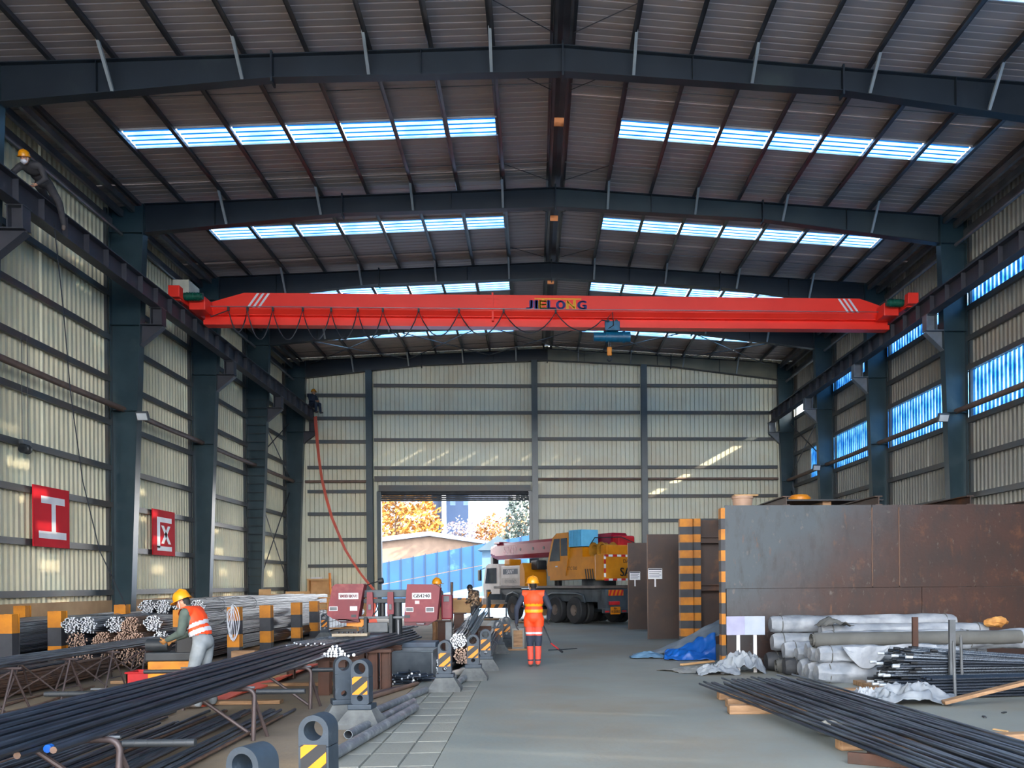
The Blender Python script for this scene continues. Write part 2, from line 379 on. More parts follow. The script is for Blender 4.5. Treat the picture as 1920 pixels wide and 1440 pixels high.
for z0, z1, k in bands:
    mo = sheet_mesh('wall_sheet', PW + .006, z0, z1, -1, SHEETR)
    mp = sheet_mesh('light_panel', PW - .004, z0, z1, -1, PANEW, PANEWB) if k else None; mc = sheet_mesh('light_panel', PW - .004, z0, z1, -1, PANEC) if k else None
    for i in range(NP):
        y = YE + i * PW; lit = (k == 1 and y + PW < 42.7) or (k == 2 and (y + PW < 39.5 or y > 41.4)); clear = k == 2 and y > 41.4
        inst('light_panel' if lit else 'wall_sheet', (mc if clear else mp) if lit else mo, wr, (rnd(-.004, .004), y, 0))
for wall, x0, x1 in ((wl, XL - .1, XL + .16), (wr, XR - .16, XR + .1)):
    for k in range(6):
        y0, y1 = ([YE] + FR)[k], ([YE] + FR)[k + 1]
        MB().box(x0, x1, y0, y1 - .01, 0, 1.22).build('base_wall', PLASTER, wall)
GZL = [1.45, 2.72, 4.0, 5.08, 6.4, 7.66, 8.87, 10.15, 11.25]; GZR = [1.45, 2.7, 4.18, 5.36, 6.5, 8.1, 9.0, 9.93, 11.2]
def girt_y(x, sgn, y0, y1, z, wall):
    mb = MB().box(min(x, x + sgn * .012), max(x, x + sgn * .012), y0, y1, z - .08, z + .08)
    xa, xb = sorted((x, x - sgn * .09))
    mb.box(xa, xb, y0, y1, z + .07, z + .08).box(xa, xb, y0, y1, z - .08, z - .07)
    mb.build('girt', GIRT, wall)
for k in range(5):
    y0, y1 = FR[k] + .08, FR[k + 1] - .08
    for z in GZL: girt_y(XL + .16, 1, y0, y1, z, wl)
    for z in GZR: girt_y(XR - .16, -1, y0, y1, z, wr)
    for wall, x in ((wl, XL), (wr, XR)):
        sg = 1 if wall is wl else -1
        for dx, z, h in ((.18, 12.25, .22), (.5, 12.5, .18), (.82, 12.62, .16)):
            MB().bar((x + sg * dx, y0, z), (x + sg * dx, y1, z), .10, h).build('eave_channel', PURLIN, wall)
        MB().cyl((x + sg * .62, y0, 11.78), (x + sg * .62, y1 - .3, 11.78), .055).build('eave_pipe', PURLIN, wall, True)
        for yy in (FR[k] + .22, FR[k + 1] - .22):                       # jamb posts beside the columns
            MB().bar((x + sg * .09, yy, 1.22), (x + sg * .09, yy, 12.6), .1, .1, (1, 0, 0)).build('wall_post', GIRT, wall)

# gable wall with the roller door opening
DX0, DX1, DZ = -7.75, -.20, 6.35
xs = XL; i = 0
while xs < XR - .01:
    xe = min(xs + .9, XR)
    if xs < DX0 < xe: xe = DX0
    if xs < DX1 < xe: xe = DX1
    zb = DZ if DX0 <= xs < DX1 - .01 else 1.0
    p = profile(xe - xs + .002, .085, .225, .03, .006); mb = MB()
    for a, b in zip(p, p[1:]):
        mb.add([(xs + a[0], YB + a[1], zb), (xs + b[0], YB + b[1], zb), (xs + b[0], YB + b[1], zr(xs + b[0])), (xs + a[0], YB + a[1], zr(xs + a[0]))], [(0, 1, 2, 3)])
    mb.build('wall_sheet', SHEETB, wb); xs = xe
for x0, x1 in ((XL, DX0 - .3), (DX1 + .3, XR)):
    n = 3
    for k in range(n): MB().box(x0 + (x1 - x0) * k / n, x0 + (x1 - x0) * (k + 1) / n - .01, YB - .16, YB + .1, 0, 1.15).build('base_wall', PLASTER, wb)
def girt_x(x0, x1, z, m=GIRT, h=.16):
    y = YB - .15; mb = MB().box(x0, x1, y - .012, y, z - h / 2, z + h / 2).box(x0, x1, y, y + .1, z + h / 2 - .01, z + h / 2).box(x0, x1, y, y + .1, z - h / 2, z - h / 2 + .01)
    mb.build('girt', m, wb)
for z in (11.1, 9.95, 8.78, 7.49, 6.29, 5.17, 3.88, 2.57, 1.45): girt_x(-11.3, -8.36, z)
MB().cyl((-11.4, YB - .2, 6.78), (-8.36, YB - .2, 6.78), .07).build('tie_pipe', PIPEB, wb, True)
for z in (11.6, 10.25, 8.87, 7.47): girt_x(-8.0, -.1, z)
girt_x(-8.0, -.1, 6.92, GIRT, .26)
for xa, xb in ((.2, 5.42), (5.74, 12.5)):
    for z in (11.65, 10.28, 8.93, 7.49, 6.02, 4.77, 3.5, 2.4, 1.4): girt_x(xa, xb, z)
    MB().cyl((xa, YB - .2, 6.88), (xb, YB - .2, 6.88), .07).build('tie_pipe', PIPEB, wb, True)

# roller door, rolled up
dr = struct('door_1', (-3.98, YB, 0))
MB().box(DX0 - .02, DX1 + .02, YB - .3, YB + .05, 6.28, 6.58).build('door_header', GIRT, dr)
for x in (DX0 - .02, DX1 + .02): MB().box(x - .1, x + .1, YB - .22, YB + .08, 0, 6.28).build('door_jamb', STEEL, dr)
MB().cyl((DX0 + .1, YB - .02, 6.34), (DX1 - .1, YB - .02, 6.34), .24, n=16).build('roller_drum', DGREY, dr, True)
for k in range(5):
    z = 5.80 + k * .095
    MB().prism([(YB - .03, z), (YB - .055, z + .02), (YB - .055, z + .07), (YB - .03, z + .09), (YB - .015, z + .09), (YB - .015, z)], 'x', DX0 + .08, DX1 - .08).build('shutter_slat', DGREY, dr)
# wind posts of the gable
for x, lab in ((-8.18, 'dark steel gable post standing left of the roller door'), (.05, 'dark steel gable post standing right of the roller door'), (5.58, 'dark steel gable post between the roller door and right corner')):
    d_ = abs(x - XC); zt_ = (12.6 + .28 * (1 - d_ / 6.3) if d_ < 6.3 else 12.6 - .65 * (d_ - 6.3) / 5.6) - .03
    t = thing('gable_post', lab, 'post', (x, YB - .42, 0), group='gable posts')
    MB().bar((x, YB - .42, 0), (x, YB - .42, zt_), .014, .26, (0, 1, 0)).build('web', STEEL, t)
    for dy in (-.13, .13): MB().bar((x, YB - .42 + dy, 0), (x, YB - .42 + dy, zt_), .3, .016, (0, 1, 0)).build('flange', STEEL, t)
    MB().box(x - .22, x + .22, YB - .62, YB - .28, 0, .03).build('base_plate', STEEL, t)

# roof
ce = struct('ceiling', (XC, 0, 0))
SKY = [(-3.5, -2.5), (2.9, 3.9), (9.5, 10.5), (16.0, 17.0), (22.48, 23.43), (28.5, 29.5), (34.65, 35.7), (40.55, 41.55)]
PL = [.5, -.86, -2.2, -3.52, -4.87, -6.22, -7.58, -8.95, -10.28, -11.55]; PRR = [.93, 2.27, 3.6, 4.92, 6.28, 7.6, 8.98, 10.35, 11.62, 12.75]
ys = [YE]
for a, b in SKY:
    n = max(1, round((a - ys[-1]) / .98)); y0 = ys[-1]
    ys += [y0 + (a - y0) * k / n for k in range(1, n + 1)] + [b]
n = round((YB + .1 - ys[-1]) / .98); y0 = ys[-1]; ys += [y0 + (YB + .1 - y0) * k / n for k in range(1, n + 1)]
skyset = {round(a, 3) for a, b in SKY}
def roof_piece(name, x0, x1, y0, y1, mats, par, lift=0.0, dep=None, pitch=.24):
    dep = dep or (.012 if len(mats) == 1 else .03); p = profile(y1 - y0 + (.012 if len(mats) == 1 else -.006), dep, pitch); mb = MB()
    if len(mats) == 1: lift += rnd(0, .006)
    for a, b in zip(p, p[1:]):
        mb.mi(1 if (len(mats) > 1 and b[2]) else 0)
        mb.add([(x0, y0 + a[0], zr(x0) + a[1] + lift), (x1, y0 + a[0], zr(x1) + a[1] + lift), (x1, y0 + b[0], zr(x1) + b[1] + lift), (x0, y0 + b[0], zr(x0) + b[1] + lift)], [(0, 1, 2, 3)])
    return mb.build(name, mats, par)
for y0, y1 in zip(ys, ys[1:]):
    if round(y0, 3) in skyset:
        roof_piece('roof_panel', XL - .15, PL[8], y0, y1, [ROOF], ce); roof_piece('roof_panel', PL[1], PL[0] + .02, y0, y1, [ROOF], ce)
        roof_piece('roof_panel', PRR[8], XR + .15, y0, y1, [ROOF], ce); roof_piece('roof_panel', PRR[0] - .02, PRR[1], y0, y1, [ROOF], ce)
        for P, ks in ((PL, range(1, 8)), (PRR, range(1, 8))):
            for k in ks:
                a, b = sorted((P[k], P[k + 1]))
                roof_piece('skylight_pane', a + .02, b - .02, y0 + .02, y1 - .02, [PANE, PANEB], ce)
                for yy in (y0, y1 - .03): MB().add([(a, yy, zr(a) - .04), (b, yy, zr(b) - .04), (b, yy + .03, zr(b) - .04), (a, yy + .03, zr(a) - .04), (a, yy, zr(a) + .02), (b, yy, zr(b) + .02), (b, yy + .03, zr(b) + .02), (a, yy + .03, zr(a) + .02)],
                                                [(0, 1, 2, 3), (0, 1, 5, 4), (2, 3, 7, 6)]).build('skylight_trim', WHITE, ce)
    else:
        roof_piece('roof_panel', XL - .15, PL[0] + .02, y0, y1, [ROOF], ce); roof_piece('roof_panel', PRR[0] - .02, XR + .15, y0, y1, [ROOF], ce)
for k, (y0, y1) in enumerate(zip([YE] + FR[:-1], FR[:-1] + [YB + .12])):
    sk = [(a + b) / 2 for a, b in SKY if y0 < a < y1]
    cuts = [y0] + [q for s_ in sk for q in (s_ - .22, s_ + .22)] + [y1]
    for a, b in zip(cuts[::2], cuts[1::2]): MB().prism([(.46, zr(.5) + .02), (.71, zr(.71) + .03), (.97, zr(.93) + .02), (.97, zr(.93) + .03), (.71, zr(.71) + .05), (.46, zr(.5) + .03)], 'y', a, b).build('ridge_cap', STEEL2, ce)
    for s_ in sk:
        MB().box(.5, .93, s_ - .22, s_ + .22, zr(.71) + .02, zr(.71) + .03).build('ridge_vent_pane', translucent('vent_pane', S(120, 96, 78), S(70, 52, 40), .02) if 'vent_pane' not in MATS else MATS['vent_pane'], ce)
def purlin(x, y0, y1, sgn):
    z = zt(x); mb = MB().box(x - .012, x + .012, y0, y1, z + .0, z + .19)
    a, b = sorted((x, x + sgn * .09)); mb.box(a, b, y0, y1, z, z + .01)
    a, b = sorted((x, x - sgn * .07)); mb.box(a, b, y0, y1, z + .185, z + .195)
    mb.build('purlin', PURL2, ce)
for y0, y1 in zip(FR, FR[1:]):
    for x in PL: purlin(x, y0, y1, 1)
    for x in PRR: purlin(x, y0, y1, -1)
    for f in (.22, .78) if y0 > 14 else (.5,):
        yy = y0 + (y1 - y0) * f
        for P in (PL, PRR): MB().cyl((P[-1], yy, zt(P[-1]) + .08), (P[0], yy, zt(P[0]) + .08), .012, n=5).build('sag_rod', PURLIN, ce)
    for sx, P in ((1, PL), (1, PRR)):
        MB().cyl((P[0], y1 - .5, zt(P[0]) + .02), (P[1], y1 - 1.7, zt(P[1]) + .02), .01, n=5).build('brace_rod', CABLE, ce)
        MB().cyl((P[0], y0 + 1.7, zt(P[0]) + .02), (P[1], y0 + .5, zt(P[1]) + .02), .01, n=5).build('brace_rod', CABLE, ce)
for x0, x1 in ((-11.0, -6.2), (-6.2, -2.2), (-2.2, 2.6), (2.6, 7.0), (7.0, 12.0)):           # crossed bracing of the last bay
    for a, b in ((x0, x1), (x1, x0)):
        MB().cyl((a, 39.0, zt(a) - .25), (b, 44.0, zt(b) - .25), .022, n=6).build('brace_rod', PURLIN, ce)

# portal frames
ORD = {1: 'nearest', 2: 'second', 3: 'third', 4: 'fourth', 5: 'farthest'}
def column(k, left):
    Y = FR[k]; sg = 1 if left else -1
    xo, xb, xk = (-12.29, -11.80, -11.33) if left else (13.31, 12.86, 12.50)
    sd = 'left' if left else 'right'
    t = thing('steel_column', '%s dark blue-green tapered steel column along the %s wall' % (ORD[k], sd), 'column', ((xo + xb) / 2, Y, 0), group='columns along the %s wall' % sd)
    zT = zt(xo) - .02
    MB().prism([(xo, 0), (xb, 0), (xk, 11.95), (xk, zt(xk) - .02), (xo, zT)], 'y', Y - .006, Y + .006).build('web', STEEL, t)
    MB().bar((xo, Y, 0), (xo, Y, zT), .3, .02, (1, 0, 0)).build('flange', STEEL, t)
    MB().bar((xb, Y, 0), (xk, Y, 11.95), .32, .02, (1, 0, 0)).build('flange', STEEL, t)
    MB().bar((xk, Y, 11.95), (xk, Y, zt(xk) - .02), .32, .03, (1, 0, 0)).build('end_plate', STEEL, t)
    def xi(z): return xb + (xk - xb) * z / 11.95
    for z in (6.75, 9.25, 11.95):
        a, b = sorted((xo, xi(z))); MB().box(a, b, Y - .15, Y + .15, z - .008, z + .008).build('stiffener', STEEL, t)
    a, b = sorted((xo - sg * .1, xb + sg * .12)); MB().box(a, b, Y - .22, Y + .22, 0, .035).build('base_plate', STEEL, t)
    # corbel bracket carrying the crane runway
    xa = xi(9.0); xe = -10.80 if left else 12.02
    CM = STEEL2 if left else mat('corbel_grey', S(112, 118, 126), S(92, 98, 106), 3, .5)
    cb = MB().prism([(xa, 9.25), (xe, 9.25), (xe, 9.19), (xa, 8.66)], 'y', Y - .01, Y + .01).build('corbel', CM, t)
    a, b = sorted((xa, xe)); MB().box(a, b, Y - .15, Y + .15, 9.25, 9.275).build('corbel_plate', CM, cb)
    MB().bar((xa, Y, 8.66), (xe, Y, 9.2), .24, .014, (0, 0, 1)).build('corbel_flange', CM, cb)
    xm = (-10.98 if left else 12.20)
    st = MB().box(xm - .17, xm - .14, Y - .15, Y + .15, 9.275, 9.74).box(xm + .14, xm + .17, Y - .15, Y + .15, 9.275, 9.74).box(xm - .14, xm + .14, Y - .008, Y + .008, 9.275, 9.74).build('bearing_stool', CM, cb)
    MB().box(xm - .19, xm + .19, Y - .17, Y + .17, 9.74, 9.755).build('bearing_plate', PURLIN, cb)
    if left and k == 4:
        for q in range(24):
            z = 1.3 + q * .36; a, b = sorted((xo + .02, xi(z) - .02)); MB().box(a, b, Y - .17, Y - .15, z - .012, z + .012).build('rung', DGREY, t)
    return t
for k in (1, 2, 3, 4, 5):
    column(k, True); column(k, False)
PALERAFT = mat('pale_rafter', S(128, 128, 112), S(110, 112, 100), 1, .6)  # paler web colour for the right half of the farthest rafter
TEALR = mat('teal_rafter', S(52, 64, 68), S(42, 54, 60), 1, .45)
def rafter(k):
    Y = FR[k]
    t = thing('roof_rafter', '%s dark steel portal rafter spanning the hall below the roof' % ORD[k], 'beam', (XC, Y, 11.9), group='roof rafters')
    Lp = [(-11.31, 11.95), (-5.6, 12.60), (.70, 12.88)]; Rp = [(.72, 12.88), (7.0, 12.60), (12.48, 11.95)]
    for pts in (Lp, Rp):
        poly = pts + [(x, zt(x) - .01) for x in (pts[2][0], pts[1][0], pts[0][0])]
        MB().prism(poly, 'y', Y - .006, Y + .006).build('web', PALERAFT if (k == 5 and pts is Rp) else (TEALR if (k == 2 and pts is Rp) else RAFT), t)
        for a, b in zip(pts, pts[1:]): MB().bar((a[0], Y, a[1]), (b[0], Y, b[1]), .26, .02).build('bottom_flange', RAFT, t)
        MB().bar((pts[0][0], Y, zt(pts[0][0]) - .01), (pts[2][0], Y, zt(pts[2][0]) - .01), .24, .018).build('top_flange', RAFT, t)
    for x, zb, zo in ((-5.6, 12.5, .06), (XC, 12.78, .08), (7.0, 12.5, .06)): MB().box(x - .02, x + .02, Y - .14, Y + .14, zb, zt(x) + zo).build('splice_plate', RAFT, t)
    for x in (-9.3, -2.4, 3.6, 9.6) if k != 5 else (-2.0, 2.6, 6.3, 9.5):
        zb = 12.6 + .28 * (1 - abs(x - XC) / 6.3) if abs(x - XC) < 6.3 else 12.6 - .65 * (abs(x - XC) - 6.3) / 5.6
        MB().box(x - .006, x + .006, Y - .11, Y + .11, zb, zt(x) - .02).build('stiffener', RAFT, t)
    for x in (PL[1], PL[3], PL[5], PL[7], PRR[1], PRR[3], PRR[5], PRR[7]):
        d = abs(x - XC); zb = 12.6 + .28 * (1 - d / 6.3) if d < 6.3 else 12.6 - .65 * (d - 6.3) / 5.6
        MB().bar((x, Y - .75, zt(x) + .05), (x, Y - .1, zb + .02), .065, .065).build('fly_brace', BRACE, t)
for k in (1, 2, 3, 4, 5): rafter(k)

# crane runways with rails
for xm, lab, sd in ((-10.98, 'dark crane runway beam with ribbed web along the left columns', -1), (12.20, 'dark crane runway beam with ribbed web along the right columns', 1)):
    t = thing('crane_runway_beam', lab, 'beam', (xm, 28.5, 9.75), group='crane runway beams'); ya, yb = 12.0, 44.42
    MB().box(xm - .008, xm + .008, ya, yb, 9.77, 10.26).build('web', STEEL2, t)
    MB().box(xm - .15, xm + .15, ya, yb, 9.755, 9.777).build('flange', STEEL2, t); MB().box(xm - .17, xm + .17, ya, yb, 10.26, 10.285).build('flange', STEEL2, t)
    MB().prism([(xm - .045, 10.285), (xm + .045, 10.285), (xm + .045, 10.295), (xm + .012, 10.31), (xm + .012, 10.36), (xm + .028, 10.37), (xm + .028, 10.395), (xm - .028, 10.395), (xm - .028, 10.37), (xm - .012, 10.36), (xm - .012, 10.31), (xm - .045, 10.295)], 'y', ya, yb).build('rail', PURLIN, t)
    sm = MB().box(-.14, .14, -.006, .006, 9.777 - 9.75, 10.26 - 9.75).mesh('stiffener', STEEL2)
    y = ya + .3
    while y < yb: inst('stiffener', sm, t, (0, y - 28.5, 0)); y += .98

# longitudinal tie pipes between the columns
NB = ['nearest', 'second', 'third', 'fourth', 'farthest']
for xm, sd in ((-11.98, 'left'), (13.02, 'right')):
    for k in range(1, 5):
        y0, y1 = FR[k] + .02, FR[k + 1] - .02
        MBp = MB().tube([(xm, y0, 6.80), (xm, y0 + .04, 6.80), (xm, (y0 + y1) / 2, 6.78), (xm, y1 - .04, 6.80), (xm, y1, 6.80)], .085, 12)
        tag(MBp.build('tie_pipe', PIPEB, None, True), 'rust-brown tie pipe between columns of the %s wall, %s in view' % (sd, NB[k - 1]), 'pipe', 'tie pipes along the %s wall' % sd)
# crossed wall bracing in the last bay
for xm, sd in ((-12.1, 'left'), (13.1, 'right')):
    for a, b, nm in (((FR[4] + .3, 1.3), (FR[5] - .3, 6.2), 'lower rising'), ((FR[4] + .3, 6.2), (FR[5] - .3, 1.3), 'lower falling'), ((FR[4] + .3, 7.0), (FR[5] - .3, 9.6), 'upper rising'), ((FR[4] + .3, 9.6), (FR[5] - .3, 7.0), 'upper falling')):
        o = MB().cyl((xm, a[0], a[1]), (xm, b[0], b[1]), .025, n=6).cyl((xm, a[0], a[1]), (xm, a[0] + (b[0] - a[0]) * .04, a[1] + (b[1] - a[1]) * .04), .04, n=6).build('bracing_rod', PURLIN if 'falling' in nm else CABLE)
        tag(o, '%s diagonal bracing rod in farthest bay of the %s wall' % (nm, sd), 'rod', 'wall bracing rods')
# ------------------------------------------------------------------ overhead travelling crane
CY = 29.1
cr = thing('bridge_crane', 'red overhead bridge crane with slanted white stripes and printed maker name', 'crane', (.7, CY, 10.4))
def gsec(x, top):
    hw = [(.27, top), (.27, 10.59), (.31, 10.57), (.31, 10.54), (.19, 10.40), (.19, 10.38), (.05, 10.36), (.05, 10.23), (.20, 10.21), (.20, 10.06)]
    return [(x, CY - a, z) for a, z in hw] + [(x, CY + a, z) for a, z in hw[::-1]]
secs = [gsec(-10.62, 10.68), gsec(-9.3, 11.07), gsec(.7, 11.08), gsec(10.95, 11.07), gsec(12.0, 10.72)]
mb = MB(); n = 20
for q in secs: mb.v += q
for i in range(4):
    for j in range(n): mb.f.append((i * n + j, i * n + (j + 1) % n, (i + 1) * n + (j + 1) % n, (i + 1) * n + j)); mb.m.append(0)
mb.f.append(tuple(range(n))); mb.m.append(0); mb.f.append(tuple(4 * n + j for j in range(n))); mb.m.append(0)
gd = mb.build('girder', RED, cr)
MB().box(-1.34, -1.28, CY - .33, CY + .33, 10.22, 11.14).build('splice_rib', RED, gd)
for zz in (10.68, 10.82, 10.96): MB().box(-1.52, -1.1, CY - .285, CY - .27, zz - .012, zz + .012).build('splice_bolt_row', RED, gd)
FY = CY - .275
for x0, sgn in ((-9.22, 1), (10.86, -1)):
    for k in range(3):
        xa = x0 + sgn * k * .17
        MB().add([(xa, FY, 10.60), (xa + .08, FY, 10.60), (xa + .08 + sgn * .32, FY, 11.055), (xa + sgn * .32, FY, 11.055)], [(0, 1, 2, 3)]).build('white_stripe', WHITE, gd)
letters = [('J', NAVY, -.10), ('I', NAVY, .12), ('E', YELPR, .34), ('L', NAVY, .62), ('O', NAVY, .92), ('N', YELPR, 1.26), ('G', NAVY, 1.62)]
for ch, m, x in letters:
    tb = text_mb(ch, .40); xs_ = [p[0] for p in tb.v]; zs_ = [p[2] for p in tb.v]; wd = {'I': .09, 'J': .2}.get(ch, .27)
    cx_ = (max(xs_) + min(xs_)) / 2; sx = wd / (max(xs_) - min(xs_)); sz = .27 / (max(zs_) - min(zs_)); z0_ = min(zs_)
    tb.v = [((p[0] - cx_) * sx + x, FY - .003, (p[2] - z0_) * sz + 10.63) for p in tb.v]
    b2 = MB(); k0 = len(tb.v)
    for dx, dz in ((-.028, 0), (-.014, .01), (0, 0), (.014, .01), (.028, 0), (0, -.012), (0, .018)): b2.add([(p[0] + dx, p[1] - abs(dx) * .02 - abs(dz) * .03, p[2] + dz) for p in tb.v], tb.f)
    b2.build('letter', m, gd)
MB().box(.06, 1.60, FY - .004, FY - .001, 10.945, 10.985).build('letter_bar', YELPR, gd)
MB().box(.30, .38, FY - .004, FY - .001, 10.90, 10.95).box(1.34, 1.42, FY - .004, FY - .001, 10.90, 10.95).build('letter_bar', YELPR, gd)
for xm, sg in ((-10.98, 1), (12.20, -1)):
    ec = MB().bbox((xm, CY + .05, 10.60), (.24, 2.9, .30), .02).build('end_carriage', RED, cr)
    for yy in (27.95, 30.3): MB().cyl((xm - .06, yy, 10.52), (xm + .06, yy, 10.52), .125, n=16).build('wheel', DGREY, ec, True)
    MB().bbox((xm, 27.62, 10.66), (.34, .3, .36), .02).build('buffer_box', RED, ec)
    MB().bbox((xm + sg * .42, 28.55, 10.53), (.5, .7, .42), .03).build('corner_plate', RED, ec)
    mo = MB().cyl((xm + sg * .12, 28.0, 10.66), (xm + sg * .62, 28.0, 10.66), .12, n=16).cyl((xm + sg * .62, 28.0, 10.66), (xm + sg * .68, 28.0, 10.66), .09, n=12)
    for k in range(5): mo.cyl((xm + sg * (.2 + k * .08), 28.0, 10.66), (xm + sg * (.22 + k * .08), 28.0, 10.66), .135, n=16)
    mo.build('travel_motor', GREEN, ec, True)
    MB().bbox((xm + sg * .5, 28.35, 10.82), (.14, .12, .14), .015).build('limit_switch', DGREY, ec)
MB().bbox((-11.15, 28.9, 11.05), (.5, .9, .6), .015).build('control_cabinet', mat('cabinet_beige', S(196, 196, 180)), cr)
MB().cyl((-10.4, CY - .42, 10.58), (11.6, CY - .42, 10.58), .012, n=6).build('guide_wire', PURLIN, cr)
hx = [-9.75, -9.15, -8.35, -7.4, -6.5, -5.65, -4.85, -3.7, -2.4, -.95, .75, 2.45]
pts = [(-10.5, CY - .35, 10.6), (-10.3, CY - .4, 10.25)]
for a, b in zip(hx, hx[1:]):
    dep = .95 - .045 * max(0, a + 7) - (.25 if b - a < .7 else 0)
    for k in range(9):
        f = k / 9; pts.append((a + (b - a) * f, CY - .44 + .03 * math.sin(a * 7), 10.46 - dep * (1 - (2 * f - 1) ** 2)))
pts.append((hx[-1] + .05, CY - .4, 10.2))
MB().tube(pts, .02, 6).build('festoon_cable', CABLE, cr, True)
for x in hx[:-1]: MB().box(x - .03, x + .03, CY - .45, CY - .39, 10.44, 10.56).build('cable_hanger', DGREY, cr)

ho = thing('electric_hoist', 'blue cylindrical electric hoist with yellow hook hanging below the crane girder', 'hoist', (2.6, CY, 9.7))
b = MB().cyl((2.02, CY, 9.80), (2.42, CY, 9.80), .15, n=20).cyl((2.42, CY, 9.80), (2.50, CY, 9.80), .19, n=20).cyl((2.50, CY, 9.80), (2.98, CY, 9.80), .175, n=20).cyl((2.98, CY, 9.80), (3.06, CY, 9.80), .195, n=20).cyl((3.06, CY, 9.80), (3.24, CY, 9.80), .17, n=20)
b.build('drum', BLUEM, ho, True)
tr = MB().bbox((2.62, CY - .26, 10.10), (.5, .06, .3), .02).bbox((2.62, CY + .26, 10.10), (.5, .06, .3), .02).bbox((2.62, CY, 9.99), (.34, .56, .06), .01)
tr.build('trolley', BLUEM, ho)
for x in (2.48, 2.76): MB().cyl((x, CY - .23, 10.26), (x, CY - .12, 10.26), .06, n=12).build('trolley_wheel', DGREY, ho, True)
MB().tube([(2.45, CY - .4, 10.30), (2.62, CY - .36, 10.52), (2.66, CY - .33, 10.10), (2.4, CY - .25, 9.95)], .018, 6).build('power_cable', CABLE, ho, True)
MB().cyl((2.5, CY - .05, 9.70), (2.52, CY - .03, 9.40), .012, n=6).cyl((2.6, CY + .05, 9.70), (2.56, CY + .03, 9.40), .012, n=6).build('rope', GREY, ho)
hk = MB().bbox((2.54, CY, 9.32), (.16, .1, .3), .04).build('hook_block', YELLOW, ho)
MB().tube([(2.54, CY, 9.18)] + [(2.54 + .07 * math.sin(t) , CY, 9.07 + .07 * math.cos(t)) for t in [x * .5 for x in range(1, 10)]], .025, 8).build('hook', DGREY, hk, True)

# ------------------------------------------------------------------ floodlights, signs and wires
def flood(p, sg, lab):
    t = thing('floodlight', lab, 'light', p, group='column floodlights')
    R = Matrix.Rotation(.5, 3, 'X')
    h = MB().bbox((p[0], p[1] - .2, p[2]), (.34, .1, .26), .02, R).build('housing', GREY, t)
    MB().bbox((p[0], p[1] - .25, p[2] - .03), (.28, .015, .2), .005, R).build('lens', mat('lens', S(220, 226, 232), None, 2, .2), h)
    MB().bar((p[0] - sg * .02, p[1] - .16, p[2] - .04), (p[0] - sg * .22, p[1], p[2] - .06), .03, .05).build('bracket', DGREY, t)
flood((-11.30, 26.2, 6.55), 1, 'square floodlight on bracket of the left wall column beside the red signs')
flood((12.44, 26.2, 6.55), -1, 'square floodlight on bracket of the nearer right wall column')
flood((12.44, 38.2, 6.62), -1, 'square floodlight on bracket of the farther right wall column')
def sign(y0, y1, z0, z1, bars, lab):
    t = thing('red_sign', lab, 'sign', (-12.2, (y0 + y1) / 2, z0), group='red zone signs on the left wall')
    MB().box(-12.22, -12.19, y0, y1, z0, z1).build('board', HIRED, t)
    W, H_ = y1 - y0, z1 - z0
    for q in bars: MB().add([(-12.184, y0 + u * W, z1 - v * H_) for u, v in q], [(0, 1, 2, 3)]).build('character_stroke', WHITE, t)
sign(22.03, 23.68, 2.62, 4.13, [[(.2, .16), (.86, .16), (.86, .28), (.2, .28)], [(.48, .28), (.6, .28), (.6, .74), (.48, .74)], [(.13, .74), (.9, .74), (.9, .86), (.13, .86)]], 'red sign board with white I-shaped character on the left wall, nearer one')
sign(28.7, 30.42, 2.63, 4.11, [[(.18, .16), (.84, .16), (.84, .27), (.18, .27)], [(.18, .27), (.31, .27), (.31, .84), (.18, .84)], [(.18, .8), (.84, .8), (.84, .9), (.18, .9)], [(.36, .34), (.48, .34), (.8, .74), (.68, .74)], [(.66, .34), (.78, .34), (.48, .74), (.36, .74)]], 'red sign board with white boxed X-shaped character on the left wall, farther one')
t = thing('hanging_pulley', 'small grey pulley hanging on two rods before the left wall', 'pulley', (-12.15, 21.64, 4.85))
MB().bbox((-12.15, 21.64, 5.08), (.12, .34, .12), .02).build('bracket', GREY, t)
for dy in (-.08, .08): MB().lathe([(.03, -.03), (.11, -.03), (.08, 0), (.11, .03), (.03, .03)], (-12.15, 21.64 + dy, 4.92), 14, (0, 1, 0)).build('wheel', DGREY, t, True)
for dy in (-.12, .12): MB().cyl((-12.15, 21.64 + dy, 5.1), (-12.15, 21.64 + dy, 7.6), .008, n=5).build('rod', CABLE, t)
o = MB().tube([(-10.86, 20.55, 9.9), (-10.7, 20.6, 8.0), (-10.55, 20.6, 6.0), (-10.2, 20.4, 4.0), (-9.6, 19.9, 2.4), (-8.6, 18.9, 1.22)], .012, 5).build('hanging_wire', CABLE, None, True)
tag(o, 'thin black wire hanging from the left runway beam down to the rebar stack', 'wire')
